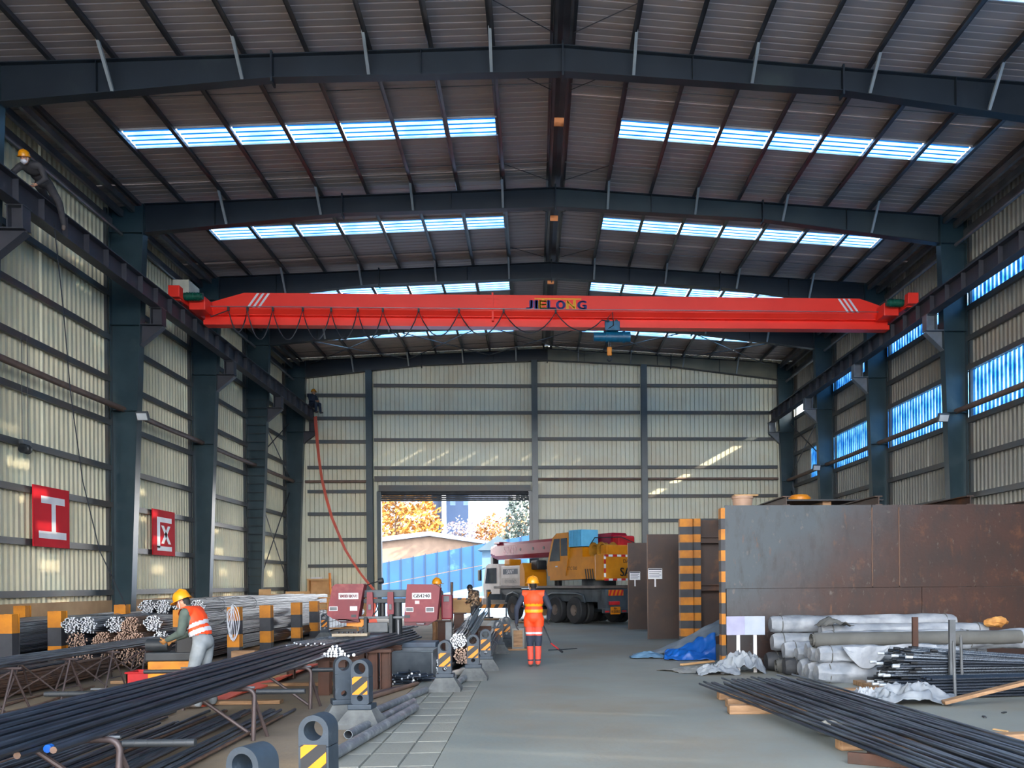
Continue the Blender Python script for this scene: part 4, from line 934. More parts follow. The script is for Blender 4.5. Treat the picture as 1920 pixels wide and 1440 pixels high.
for i in range(10):
    x, y = -6.6 + rnd(-.9, .6), 11.4 + rnd(-.5, 3.5); L = rnd(1.4, 2.6)
    sbar(BARFR, (-6.9 + .16 * i, 9.0 + rnd(0, 2), .02 + .004 * i), rnd(-.25, .25), 'rusty bar scattered on the floor around the rod trestles', 'scattered rusty bars')
# threading machine
t = thing('threading_machine', 'yellow rebar threading machine with dark motor before the bending worker', 'machine', (-5.1, 12.7, 0))
MB().bbox((-5.08, 12.75, .30), (.62, .55, .52), .02).build('base_cabinet', YELD, t)
MB().bbox((-5.08, 12.75, .62), (.72, .5, .12), .02).build('bed', DGREY, t)
MB().bbox((-4.9, 12.75, .78), (.3, .36, .26), .03).build('gearbox', BLACK, t)
MB().cyl((-5.2, 12.75, .77), (-5.5, 12.75, .77), .09, n=16).build('chuck', DGREY, t, True)
for k in range(3): MB().cyl((-4.8, 12.6, .9), (-4.72 - .1 * k, 12.45 - .04 * k, 1.05), .012, n=6).build('lever', PURLIN, t)
MB().box(-5.34, -4.82, 12.46, 12.475, .1, .46).build('door', YELLOW, t)
for dx in (-.25, .25): MB().box(-5.08 + dx - .04, -5.08 + dx + .04, 12.5, 13.0, 0, .05).build('foot', BLACK, t)
t = thing('red_crate', 'small open red plastic crate on the floor behind the rod trestles', 'crate', (-6.05, 14.0, 0))
m = MB().box(-6.28, -5.82, 13.8, 14.2, 0, .02)
for a in ((-6.28, -6.26, 13.8, 14.2), (-5.84, -5.82, 13.8, 14.2), (-6.28, -5.82, 13.8, 13.82), (-6.28, -5.82, 14.18, 14.2)): m.box(*a, 0, .28)
m.build('tub', REDM, t); MB().tube([(-6.29, 13.79, .28), (-5.81, 13.79, .28), (-5.81, 14.21, .28), (-6.29, 14.21, .28)], .014, 6, closed=True).build('rim', REDM, t)
for k, (x, y, L) in enumerate(((-5.9, 14.9, 2.2), (-5.2, 15.5, 1.8), (-4.2, 12.1, 1.5), (-3.9, 14.2, 1.6))):
    tag(MB().bbox((x, y, .03), (L, .18, .05), .008).build('floor_plank', WOOD), ('weathered plank on the floor %s' % ('behind the red crate', 'left of the saw table', 'beside the orange strap', 'under the saw end of the bars')[k]), 'plank', 'loose planks')
o = MB().bbox((-6.15, 18.9, .12), (.5, .26, .24), .03).build('timber_block', WOOD); tag(o, 'short timber block lying below the wire-hung striped post', 'timber')

# ------------------------------------------------------------------ band saw with infeed table
SY = 16.1
t = thing('band_saw', 'maroon twin-housing band saw with white name plates', 'saw', (-2.7, SY, 0))
def housing(poly, low, nm):
    h = MB().prism(poly, 'y', SY - .14, SY + .16).build(nm, MAROON, t)
    MB().prism(low, 'y', SY - .10, SY + .14).build('lower_cover', mat('maroon_dark', S(96, 28, 40), S(80, 24, 34), 3, .5), h); return h
hl = housing([(-3.64, 1.58), (-3.58, 1.625), (-3.10, 1.625), (-3.08, 1.60), (-3.19, .99), (-3.62, .99), (-3.74, 1.07)], [(-3.74, 1.07), (-3.62, .99), (-3.19, .99), (-3.17, .93), (-3.5, .92)], 'blade_housing')
hr = housing([(-2.31, 1.61), (-1.80, 1.60), (-1.72, 1.54), (-1.78, .96), (-1.84, .93), (-2.37, .93), (-2.36, 1.1)], [(-2.37, .93), (-1.84, .93), (-1.95, .86), (-2.37, .86)], 'blade_housing')
FYs = SY - .145
def plate(x0, x1, z0, z1, m, par, nm='name_plate'): return MB().add([(x0, FYs, z0), (x1, FYs, z0), (x1, FYs, z1), (x0, FYs, z1)], [(0, 1, 2, 3)]).build(nm, m, par)
plate(-3.53, -3.18, 1.35, 1.46, WHITE, hl); plate(-2.22, -1.88, 1.34, 1.45, WHITE, hr)
for txt, cx_, z0, wd, hg, par in (('钢筋锯切', -3.355, 1.375, .31, .06, hl), ('GB4240', -2.05, 1.365, .29, .062, hr)):
    tb = text_mb(txt, .1); xs_ = [p[0] for p in tb.v]; zs_ = [p[2] for p in tb.v]
    k1 = wd / (max(xs_) - min(xs_)); k2 = hg / (max(zs_) - min(zs_)); mx_, mz = (max(xs_) + min(xs_)) / 2, min(zs_)
    b2 = MB()
    for dx in (-.003, 0, .003): b2.add([((p[0] - mx_) * k1 + cx_ + dx, FYs - .004 - abs(dx), (p[2] - mz) * k2 + z0) for p in tb.v], tb.f)
    b2.build('lettering', BLACK if txt[0] == 'G' else mat('print_maroon', S(110, 24, 40)), par)
plate(-3.70, -3.55, 1.14, 1.22, WHITE, hl, 'sticker'); plate(-3.33, -3.2, 1.14, 1.22, WHITE, hl, 'sticker'); plate(-3.31, -3.22, 1.02, 1.07, DGREY, hl, 'sticker')
plate(-2.34, -2.2, 1.11, 1.19, WHITE, hr, 'sticker'); plate(-1.98, -1.83, 1.10, 1.19, WHITE, hr, 'sticker'); plate(-2.17, -2.09, 1.25, 1.31, mat('pink_label', S(226, 190, 190)), hr, 'sticker'); plate(-2.36, -2.26, 1.0, 1.05, DGREY, hr, 'sticker')
for x0, x1, z0, z1, par in ((-3.69, -3.56, 1.15, 1.21, hl), (-2.33, -2.21, 1.12, 1.18, hr), (-1.97, -1.84, 1.11, 1.18, hr)):
    MB().add([(x0, FYs - .003, z0), (x1, FYs - .003, z0), (x1, FYs - .003, z1), (x0, FYs - .003, z1)], [(0, 1, 2, 3)]).build('sticker_print', GREY, par)
for x, z, par in ((-3.45, .97, hl), (-2.07, .90, hr)): MB().tube([(x - .07, SY - .13, z), (x - .06, SY - .2, z - .01), (x + .06, SY - .2, z - .01), (x + .07, SY - .13, z)], .012, 6).build('handle', PURLIN, par, True)
MB().bbox((-2.7, SY + .12, 1.44), (.86, .16, .14), .015).build('top_beam', CHASS, t); MB().bbox((-2.72, SY + .05, 1.31), (.8, .1, .08), .01).build('lower_beam', DGREY, t)
for x in (-2.99, -2.62):
    a_ = MB().prism([(x - .05, 1.47), (x + .05, 1.47), (x + .06, 1.1), (x + .03, .98), (x - .05, .98), (x - .06, 1.1)], 'y', SY - .08, SY + .02).build('guide_arm', MAROON, t)
    MB().bbox((x, SY - .09, 1.2), (.05, .02, .1), .005).build('arm_sticker', GREY, a_)
MB().bbox((-2.72, SY - .06, 1.01), (.95, .05, .045), .008).build('blade_bar', GREY, t)
MB().cyl((-2.79, SY + .1, 1.0), (-2.79, SY + .1, 1.3), .05, n=14).build('lift_cylinder', BLACK, t, True); MB().cyl((-2.5, SY + .02, .55), (-2.5, SY + .02, 1.28), .075, n=14).build('lift_column', DGREY, t, True)
MB().cyl((-2.48, SY - .1, .6), (-2.48, SY - .1, .96), .03, n=12).build('chrome_rod', PURLIN, t, True)
MB().bbox((-2.84, SY - .1, .83), (.36, .08, .18), .02).build('vise_jaw', GREY, t); MB().bbox((-2.6, SY - .05, .82), (.06, .3, .5), .01).build('vise_post', DGREY, t); MB().bbox((-3.06, SY - .05, .82), (.06, .2, .4), .01).build('vise_post', DGREY, t)
MB().prism([(-3.42, .86), (-3.14, .84), (-3.06, .94), (-3.12, 1.0), (-3.42, .96)], 'y', SY - .02, SY + .03).build('yellow_guard', YELLOW, t)
MB().bbox((-3.2, SY + .1, .35), (1.0, .7, .7), .02).build('base', mat('saw_base', S(62, 78, 96), S(48, 60, 76), 3, .5), t); MB().bbox((-2.2, SY + .1, .28), (.8, .6, .56), .02).build('base', mat('saw_base', S(62, 78, 96)), t)
MB().bbox((-3.28, SY - .3, .72), (.62, .3, .05), .008).build('tooth_rack', mat('rack_tan', S(170, 156, 134)), t)
for k in range(6): MB().bbox((-3.5 + k * .085, SY - .35, .76), (.035, .1, .03), .005).build('tooth', DGREY, t)
MB().bbox((-1.64, SY + .35, 1.18), (.2, .3, .46), .03).build('motor_box', MAROON, t); MB().bbox((-1.64, SY + .19, 1.33), (.1, .01, .1), .004).build('motor_label', GREY, t); MB().bbox((-1.62, SY + .4, .45), (.12, .14, .9), .01).build('motor_stand', GREY, t)
MB().tube([(-3.05, SY + .05, 1.6), (-2.95, SY, 1.64), (-2.85, SY - .02, 1.66)], .01, 6).build('lamp_neck', BLACK, t, True); MB().lathe([(.02, 0), (.05, .01), (.055, .09), (.045, .1)], (-2.85, SY - .02, 1.665), 14, (1, 0, .15)).build('lamp_head', BLACK, t, True)
MB().tube([(-2.9, SY + .02, 1.3), (-2.86, SY - .03, 1.15), (-2.95, SY - .05, 1.03)], .012, 6).build('hose', CABLE, t, True)

t = thing('infeed_table', 'rusty I-beam table feeding bars into the saw', 'table', (-2.85, 13.8, 0))
for x, y in ((-3.08, 13.0), (-2.86, 13.05), (-3.0, 15.2), (-2.5, 15.2)): MB().ibeam((x, y, 0), (x, y, .5), .18, .16, .012, .014, (0, 1, 0)).build('leg', IBEAM, t)
MB().ibeam((-3.2, 13.0, .52), (-2.6, 13.05, .52), .08, .16, .01, .012).build('rail', IBEAM, t); MB().ibeam((-3.15, 15.2, .52), (-2.3, 15.2, .52), .08, .16, .01, .012).build('rail', IBEAM, t)
t = thing('ibeam_trestle', 'rusty I-beam post with top rail right of the white-ended bars', 'stand', (-2.42, 13.6, 0))
for x in (-2.5, -2.3): MB().ibeam((x, 13.6, 0), (x, 13.6, .56), .16, .14, .012, .014, (1, 0, 0)).build('leg', IBEAM, t)
MB().bbox((-2.4, 13.6, .59), (.4, .2, .05), .006).build('rail', IBEAM, t)
BARS = bar_mesh(4.4, .0195, REBAR, CUT)
ci = 0
for row, nn in enumerate((10, 8, 6, 4, 2)):
    for k in range(nn):
        sbar(BARS, (-2.87 + (k - (nn - 1) / 2) * .0415, 12.72 + rnd(-.06, .06), .585 + row * .035), -.105 + rnd(-.003, .003), 'white-ended bar in the pyramid on the saw table, %s from left in its %s row' % (nth(k + 1), ('bottom', 'second', 'third', 'fourth', 'top')[row]), 'white-ended bars on the saw table')
sbar(bar_mesh(3.6, .024, REBARD, CUT), (-2.5, 12.2, .64), -.05, 'single dark bar lying on the rusty I-beam trestle by the saw', None)
BARG = bar_mesh(6.0, .016, GALV, CUT)
for i in range(14): sbar(BARG, (-4.05 + i * .05, 14.6 + rnd(-.3, .3), .62 + .03 * (i % 2)), -.11 + rnd(-.01, .01), 'bright silver bar running past the saw at its left, %s from the left' % nth(i + 1), 'bright bars beside the saw')
tag(MB().ibeam((-4.3, 15.3, .56), (-3.1, 15.3, .56), .08, .12).ibeam((-4.2, 15.3, 0), (-4.2, 15.3, .52), .12, .12, .01, .012, (1, 0, 0)).ibeam((-3.5, 15.3, 0), (-3.5, 15.3, .52), .12, .12, .01, .012, (1, 0, 0)).ibeam((-3.9, 20.0, .56), (-2.8, 20.0, .56), .08, .12).ibeam((-3.7, 20, 0), (-3.7, 20, .52), .12, .12, .01, .012, (1, 0, 0)).build('bar_rest', IBEAM), 'low rusty rest carrying the bright silver bars left of the saw', 'stand')
# scrap tray and offcuts
t = thing('scrap_tray', 'open dark steel tray with sloped front below the saw', 'tray', (-2.15, 15.1, 0))
m = MB()
x0, x1, y0, y1 = -2.52, -1.74, 14.75, 15.55
m.add([(x0, y0 - .0, .48), (x1, y0, .48), (x1, y0 + .15, .03), (x0, y0 + .15, .03)], [(0, 1, 2, 3)]).box(x0 - .02, x0, y0, y1, .03, .48).box(x1, x1 + .02, y0, y1, .03, .48).box(x0, x1, y1, y1 + .02, .03, .48).box(x0, x1, y0 + .15, y1, .02, .04)
m.build('tub', mat('tray_steel', S(96, 104, 112), S(70, 78, 86), 2.5, .5, .3), t); MB().tube([(x0 - .02, y0, .48), (x1 + .02, y0, .48), (x1 + .02, y1 + .02, .48), (x0 - .02, y1 + .02, .48)], .018, 6, closed=True).build('rim', CHASS, t)
for x in (x0, x1): MB().box(x - .03, x + .03, y1 - .1, y1, 0, .05).build('foot', CHASS, t)
for L in (.28, .4, .55): 
    me = bar_mesh(L, .018, REBARD, CUT, 7)
    for k in range(14):
        sbar(me, (-2.35 + rnd(-.35, .55), 14.2 + rnd(-.2, .3), .02 + .16 * rnd(0, 1) ** 2), rnd(-1.4, 1.4), 'short cut-off of dark steel bar in the scrap heap before the tray', 'bar offcuts')
# background clutter along the left wall
t = thing('steel_rack', 'brown rack of upright steel sections behind the rebar stack', 'rack', (-9.4, 30.2, 0))
for k in range(7): MB().ibeam((-10.2 + k * .22, 30.2, .05), (-10.2 + k * .22, 30.2, 1.2), .2, .18, .01, .012, (0, 1, 0)).build('section', RUSTD, t)
MB().bbox((-8.63, 30.2, .62), (.18, .3, 1.16), .01).build('end_frame', IBEAM, t); MB().box(-10.35, -8.55, 30.05, 30.35, 0, .05).build('base_rail', IBEAM, t)
t = thing('wooden_cabinet', 'tan wooden cabinet with dark open front by the back left corner', 'cabinet', (-10.55, 43.6, 0))
for b_ in ((-11.08, -11.0, 0, 1.85), (-10.12, -10.04, 0, 1.85)): MB().box(b_[0], b_[1], 43.3, 43.8, b_[2], b_[3]).build('side', WOODL, t)
MB().box(-11.1, -10.02, 43.3, 43.8, 1.85, 1.93).build('top', WOODL, t); MB().box(-11.0, -10.12, 43.7, 43.78, .1, 1.85).build('back', WOODL, t); MB().box(-11.0, -10.12, 43.3, 43.78, .9, .95).build('shelf', WOODL, t); MB().box(-11.0, -10.12, 43.3, 43.78, .02, .1).build('floor_board', WOODL, t); MB().box(-10.95, -10.4, 43.45, 43.7, 1.93, 2.0).build('top_box', WHITE, t)
def leaning(x, y, w_, h_, th, m, nm, lab, cat, lean=.12, rz=0):
    R = Matrix.Rotation(rz, 3, 'Z') @ Matrix.Rotation(-lean, 3, 'X'); p = R @ Vector((0, 0, h_ / 2))
    o = MB().bbox((x + p.x, y + p.y, p.z + .02), (w_, th, h_), .004, R).build(nm, m); return tag(o, lab, cat)
leaning(-9.9, 37.0, 1.0, 1.35, .03, WOODL, 'plywood_sheet', 'tall plywood sheet leaning behind the brown steel rack', 'plywood'); leaning(-8.9, 36.6, 1.3, 1.2, .03, WOODL, 'plywood_sheet', 'wide plywood sheet leaning between columns and striped posts', 'plywood')
leaning(-11.4, 37.5, .5, 1.45, .04, WOODL, 'plywood_sheet', 'narrow board leaning against the ladder column', 'plywood')
o = MB().tube([(-9.85, 43.0, 0), (-10.0, 43.3, 2.2)], .06, 8).build('orange_pole', mat('pole_orange', S(240, 150, 70)), None, True); tag(o, 'orange wooden pole leaning beside the tan cabinet', 'pole')
t = thing('switch_box', 'small white switch box on a stand behind the striped posts', 'box', (-8.15, 29.0, 0)); MB().bbox((-8.15, 28.7, .82), (.36, .16, .5), .02).build('case', WHITE, t); MB().cyl((-8.15, 28.72, 0), (-8.15, 28.72, .6), .03, n=8).build('leg', GREY, t); MB().bbox((-8.02, 28.61, .82), (.03, .02, .08), .004).build('handle', DGREY, t)
t = thing('mesh_cage', 'orange tubular cage with wire mesh behind the last striped posts', 'cage', (-7.0, 30.0, 0)); om = mat('cage_orange', S(226, 160, 96), S(206, 140, 80), 3, .6)
for x in (-8.0, -7.0, -6.0): MB().cyl((x, 30.0, 0), (x, 30.0, 1.2), .035, n=8).build('post', om, t)
for z in (.15, .8, 1.0, 1.18): MB().cyl((-8.0, 30.0, z), (-6.0, 30.0, z), .022, n=8).build('rail', om, t)
for k in range(20): MB().cyl((-7.95 + k * .1, 30.0, .15), (-7.95 + k * .1, 30.0, .8), .006, n=4).build('wire', IBEAM, t)
# ------------------------------------------------------------------ warning bollards and loose pipes along the aisle
def ring(mb, zc, rin, hw, z0, z1, rnd_top, th, n=24):
    vs = []
    for k in range(n):
        a = 2 * PI * k / n; c, s_ = math.cos(a), math.sin(a)
        if rnd_top and s_ >= 0: ro = hw
        else:
            ro = 9
            if abs(c) > 1e-6: ro = min(ro, hw / abs(c))
            if s_ > 1e-6: ro = min(ro, (z1 - zc) / s_)
            if s_ < -1e-6: ro = min(ro, (zc - z0) / -s_)
        vs.append(((rin * c, zc + rin * s_), (ro * c, zc + ro * s_)))
    V = []
    for y in (-th / 2, th / 2):
        for i_, o_ in vs: V += [(i_[0], y, i_[1]), (o_[0], y, o_[1])]
    F = []
    for k in range(n):
        a, b = 2 * k, 2 * ((k + 1) % n); m = 2 * n
        F += [(a, a + 1, b + 1, b), (m + a, m + b, m + b + 1, m + a + 1), (a, b, m + b, m + a), (a + 1, m + a + 1, m + b + 1, b + 1)]
    mb.add(V, F)
bp = MB(); ring(bp, .665, .064, .1, .56, .78, True, .17); bp.box(-.1, .1, -.085, .085, .39, .56); ring(bp, .335, .034, .1, .26, .39, False, .17)
B_POST = bp.mesh('post', BOLL, True)
B_COL = MB().bbox((0, 0, .235), (.27, .23, .06), .012).mesh('collar', BOLL)
B_BASE = MB().add([(-.24, -.2, 0), (.24, -.2, 0), (.24, .2, 0), (-.24, .2, 0), (-.24, -.2, .05), (.24, -.2, .05), (.24, .2, .05), (-.24, .2, .05), (-.13, -.095, .21), (.13, -.095, .21), (.13, .095, .21), (-.13, .095, .21)],
                  [(0, 3, 2, 1), (0, 1, 5, 4), (1, 2, 6, 5), (2, 3, 7, 6), (3, 0, 4, 7), (4, 5, 9, 8), (5, 6, 10, 9), (6, 7, 11, 10), (7, 4, 8, 11), (8, 9, 10, 11)]).mesh('base', BOLLC)
B_PAN = MB().box(-.085, .085, -.088, -.086, .375, .575).mesh('panel', BLACK)
def sq(pts): return MB().add([(x, -.0895, z) for x, z in pts], [tuple(range(len(pts)))]).mesh('yellow_stripe', YELLOW)
B_STR = [sq([(-.085, .535), (-.05, .575), (.04, .575), (-.085, .47)]), sq([(.04, .575), (.04, .575), (.085, .575), (.085, .56), (-.085, .40), (-.085, .375), (-.02, .375), (.085, .49)][3:8] + [(.085, .535)]), sq([(.03, .375), (.085, .375), (.085, .42)])]
B_STR[0] = sq([(-.085, .50), (.0, .575), (-.085, .575)]); B_STR[0] = sq([(-.085, .485), (.03, .575), (-.06, .575), (-.085, .557)]); B_STR[1] = sq([(-.085, .385), (.085, .53), (.085, .46), (-.012, .375), (-.085, .375)])
def bollard(x, y, rz, lab, stripes=True):
    t = thing('warning_bollard', lab, 'bollard', (x, y, 0), rz, 'grey warning bollards along the aisle')
    for nm, me in (('post', B_POST), ('collar', B_COL), ('base', B_BASE)): inst(nm, me, t)
    if stripes:
        p_ = inst('panel', B_PAN, t)
        for me in B_STR: inst('yellow_stripe', me, p_)
    return t
bollard(-1.50, 4.72, -.35, 'chipped grey bollard nearest the camera, turned aside', False)
bollard(-1.42, 5.80, -.15, 'grey bollard with yellow stripes, second nearest the camera')
bollard(-1.96, 10.0, -.1, 'striped grey bollard beside the white-ended bars')
bollard(-2.27, 10.45, PI + .35, 'dark plain-backed bollard at the left of the striped one by white-ended bars', True)
bollard(-1.36, 13.25, .0, 'striped bollard in front of the scrap tray')
bollard(-1.04, 14.7, .0, 'striped bollard before the rusty bundle ends, left of the aisle worker')
bollard(-.93, 16.35, .05, 'striped bollard just behind the one at the rusty bundle ends')
bollard(-.86, 20.3, .1, 'striped bollard level with the upright grey strand bundle')
bollard(-.74, 22.4, .1, 'farthest striped bollard on the aisle before the truck crane')
bollard(-6.25, 26.4, .0, 'striped bollard standing in the rebar yard by the last striped post')
def pipe(p0, p1, r, m, lab, grp=None, inner=True):
    p0, p1 = Vector(p0), Vector(p1); d = (p1 - p0).normalized(); a = d.orthogonal().normalized(); b = d.cross(a); n = 14; V = []
    for p, q in ((p0, r), (p1, r), (p1, r * .86), (p0, r * .86)):
        V += [p + (a * math.cos(2 * PI * k / n) + b * math.sin(2 * PI * k / n)) * q for k in range(n)]
    F = [(i * n + k, i * n + (k + 1) % n, ((i + 1) % 4) * n + (k + 1) % n, ((i + 1) % 4) * n + k) for i in range(4) for k in range(n)]
    return tag(MB().add(V, F).build('steel_pipe', m, None, True), lab, 'pipe', grp)
pipe((-1.86, 8.0, .056), (-1.52, 11.1, .056), .054, GALV, 'grey galvanised pipe on the floor, nearest of the three by the paving', 'galvanised pipes on the floor')
pipe((-1.95, 9.2, .05), (-1.62, 11.7, .05), .048, GALV, 'grey galvanised pipe on the floor, middle of the three by the paving', 'galvanised pipes on the floor')
pipe((-1.98, 10.9, .05), (-1.62, 13.0, .05), .048, GALV, 'grey galvanised pipe on the floor, farthest of the three by the paving', 'galvanised pipes on the floor')
pipe((-1.75, 5.9, .055), (-1.5, 7.1, .055), .05, GALV, 'short grey pipe lying behind the second nearest bollard', 'galvanised pipes on the floor')
pipe((-2.33, 12.2, .035), (-1.88, 14.0, .035), .032, PIPEB, 'thin brown pipe on the floor before the offcut heap, nearer one', 'brown pipes on the floor')
pipe((-2.45, 12.5, .03), (-2.05, 13.6, .03), .03, STANDM, 'thin dark pipe on the floor before the offcut heap, farther one', 'brown pipes on the floor')
pipe((-1.24, 13.6, .055), (-1.0, 17.0, .055), .05, GALV, 'pale pipe lying behind the bollard at the scrap tray', 'pipes behind the bollards')
pipe((-1.38, 14.0, .05), (-1.3, 17.4, .05), .048, GALV, 'pale pipe lying under the rusty bundle', 'pipes behind the bollards')
pipe((-1.5, 14.4, .09), (-1.25, 15.3, .09), .06, mat('plastic_pipe', S(208, 200, 186)), 'short cream plastic pipe between the bollards', 'pipes behind the bollards')
# bundles between the bollards and the saw
bundle(-1.33, 15.9, .30, bundle_mesh(4, .018, 6.0, REBARR, CUTD, 11), 'small rusty-ended rebar bundle behind the bollards', 'bundles beside the aisle', .02)
bundle(-1.42, 16.2, .55, bundle_mesh(4, .018, 6.0, REBARD, CUT, 12), 'small bright-ended rebar bundle on top of the rusty one', 'bundles beside the aisle', .03, .02)
bundle(-1.62, 15.3, .2, bundle_mesh(4, .018, 6.0, REBARD, CUT, 13), 'dark rebar bundle between the scrap tray and the rusty bundle', 'bundles beside the aisle', .0)
bundle(-1.0, 17.2, .2, bundle_mesh(4, .015, 6.0, REBAR, CUT, 14), 'grey rebar bundle beside the bollard rear of the rusty one', 'bundles beside the aisle', -.02, .06)
t = thing('strand_bundle', 'sheaf of grey wire strands standing inclined behind the small bundles', 'strands', (-1.38, 18.0, 0))
for k in range(34):
    a, b = random.gauss(0, .09), random.gauss(0, .07)
    MB().tube([(-1.5 + a * .8, 17.6, .42 + b), (-1.42 + a, 18.6, .60 + b), (-1.34 + a * 1.1, 19.6, .82 + b), (-1.3 + a * 1.2, 20.3 + b, .93 + b)], .011, 5).build('strand', BRACE, t, True)
MB().ibeam((-1.75, 18.4, .36), (-1.1, 18.4, .36), .1, .1).ibeam((-1.4, 18.4, 0), (-1.4, 18.4, .32), .12, .1, .01, .012, (1, 0, 0)).ibeam((-1.7, 19.9, .6), (-1.0, 19.9, .6), .1, .1).ibeam((-1.35, 19.9, 0), (-1.35, 19.9, .56), .12, .1, .01, .012, (1, 0, 0)).build('rest', IBEAM, t)
for k, (x, y, h) in enumerate(((-1.95, 18.6, .82), (-1.68, 19.4, .95))):
    t = thing('rusty_stub_post', ('rusty I-beam stub post right of the brown-clothed worker', 'taller rusty I-beam stub post before the door barrier')[k], 'post', (x, y, 0)); MB().ibeam((x, y, 0), (x, y, h), .22, .2, .014, .016, (0, 1, 0)).build('section', IBEAM, t); MB().box(x - .16, x + .16, y - .16, y + .16, h, h + .02).build('cap_plate', IBEAM, t)
o = MB().cyl((-3.0, 31.5, 0), (-2.97, 31.5, 1.68), .05, n=10).cyl((-3.0, 31.5, 0), (-3.0, 31.5, .03), .16, n=12).build('brown_pole', PIPEB, None, True); tag(o, 'slim brown pole standing upright near the roller door', 'pole')
t = thing('wooden_box', 'brown cardboard-covered stool beside the camouflage jacket person', 'stool', (-2.62, 32.5, 0)); MB().bbox((-2.62, 32.5, .78), (.85, .4, .5), .02).build('box', WOODL, t)
for dx in (-.3, .3): MB().cyl((-2.62 + dx, 32.5, .55), (-2.62 + dx * 1.4, 32.4, 0), .025, n=6).build('leg', DGREY, t)
# striped barrier across the door
t = thing('road_barrier', 'yellow and black striped board barrier across the open door', 'barrier', (-2.9, 42.2, 0)); x = -5.0; k = 0
while x < -1.3:
    MB().prism([(x, .44), (x + .2, .44), (x + .5, .94), (x + .3, .94)], 'y', 42.18, 42.22).build('stripe', YELLOW if k % 2 == 0 else BLACK, t); x += .2; k += 1
for xx in (-4.6, -3.0, -1.4): 
    MB().cyl((xx, 42.25, .94), (xx - .0, 41.9, 0), .025, n=6).cyl((xx, 42.25, .94), (xx, 42.6, 0), .025, n=6).build('leg', DGREY, t)
o = MB().tube([(.3, 20.8, .02), (.6, 20.9, .02), (1.0, 21.2, .02)], .012, 6).build('thin_rod', DGREY, None, True); tag(o, 'thin dark rod lying on the aisle floor behind the orange worker', 'rod')
t = thing('wood_crate', 'weathered wooden box section standing behind the farthest bollard', 'crate', (-.35, 21.3, 0)); MB().bbox((-.42, 21.3, .28), (.3, .4, .5), .01).build('body', mat('grey_wood', S(132, 132, 128)), t); MB().bbox((-.42, 21.08, .28), (.22, .03, .4), .005).build('panel', WOOD, t); MB().bbox((-.42, 21.3, .02), (.5, .5, .04), .005).build('base', WOOD, t)

# ------------------------------------------------------------------ truck crane
TRZ = .547
tk = thing('truck_crane', 'yellow truck crane with white cab and maroon boom parked by the roller door', 'truck', (2.56, 35.02, 0), TRZ)
def TP(mb, nm, m, par=None, smooth=False): return mb.build(nm, m, par or tk, smooth, world=False)
ch = TP(MB().bbox((0, 2.6, 1.12), (2.3, 8.8, .5), .03), 'chassis', CHASS)
TP(MB().bbox((0, 2.5, 1.45), (2.5, 8.0, .1), .02), 'deck', mat('deck_grey', S(120, 112, 108), S(96, 92, 90), 3, .6))
for y, dual in ((0, 1), (1.38, 1), (4.8, 0)):
    for s_ in (-1, 1):
        for off in ((0, .36) if dual else (0,)):
            xw = s_ * (1.10 - off)
            w_ = TP(MB().lathe([(.22, -.14), (.34, -.15), (.50, -.14), (.535, -.10), (.535, .10), (.50, .14), (.34, .15), (.22, .14)], (xw, y, .54), 24, (1, 0, 0)), 'wheel', RUBBER, None, True)
            TP(MB().lathe([(0, .05 * s_), (.1, .09 * s_), (.13, .02 * s_), (.27, .06 * s_), (.33, .13 * s_), (.345, .0)], (xw, y, .54), 20, (1, 0, 0)), 'hub', mat('hub_grey', S(120, 108, 100)), w_, True)
    TP(MB().cyl((-.9, y, .54), (.9, y, .54), .09, n=10), 'axle', CHASS)
for s_ in (-1, 1):
    TP(MB().tube([(s_ * 1.2, y_, z_) for y_, z_ in [(-.75, .85), (-.6, 1.12), (-.2, 1.2), (1.6, 1.2), (1.95, 1.1), (2.05, .85)]], .05, 8), 'mudguard', CHASS)
    TP(MB().tube([(s_ * 1.2, y_, z_) for y_, z_ in [(4.1, .8), (4.3, 1.12), (4.8, 1.22), (5.3, 1.12), (5.45, .8)]], .05, 8), 'mudguard', CHASS)
TP(MB().bbox((-1.1, 3.1, .85), (.3, 1.5, .35), .03), 'side_box', CHASS); TP(MB().bbox((-1.27, 3.1, .95), (.04, 1.7, .06), .01), 'side_rail', mat('rail_red', S(150, 60, 66))); TP(MB().bbox((-1.27, 3.1, .62), (.04, 1.7, .06), .01), 'side_rail', mat('rail_red', S(150, 60, 66)))
# driver cab and engine cover
cab = TP(MB().prism([(6.05, .95), (7.5, .95), (7.6, 1.5), (7.3, 2.42), (7.05, 2.52), (6.15, 2.5), (6.05, 2.3)], 'x', -1.2, -.05), 'driver_cab', CABW)
TP(MB().prism([(6.3, 1.62), (7.38, 1.62), (7.18, 2.32), (6.3, 2.32)], 'x', -1.215, -1.19), 'side_window', GLASS, cab); TP(MB().add([(-1.12, 7.58, 1.65), (-.12, 7.58, 1.65), (-.12, 7.33, 2.38), (-1.12, 7.33, 2.38)], [(0, 1, 2, 3)]), 'windscreen', GLASS, cab)
TP(MB().bbox((-1.42, 7.5, 2.0), (.1, .22, .5), .03), 'mirror', BLACK, cab); TP(MB().tube([(-1.2, 7.35, 2.35), (-1.42, 7.47, 2.25)], .015, 6), 'mirror_arm', BLACK, cab); TP(MB().bbox((-.6, 7.6, .8), (1.3, .12, .3), .03), 'bumper', CABW, cab)
eng = TP(MB().bbox((-.62, 5.05, 1.95), (1.15, 1.7, .9), .05), 'engine_cover', CABW); TP(MB().box(-1.202, -1.198, 4.4, 5.7, 2.02, 2.26), 'name_panel', mat('panel_grey', S(98, 104, 116)), eng)
def side_text(txt, size, y, z, x, m, par, nm='lettering'):
    tb = text_mb(txt, size); tb.v = [(x, y - p[0], z + p[2]) for p in tb.v]; return TP(tb, nm, m, par)
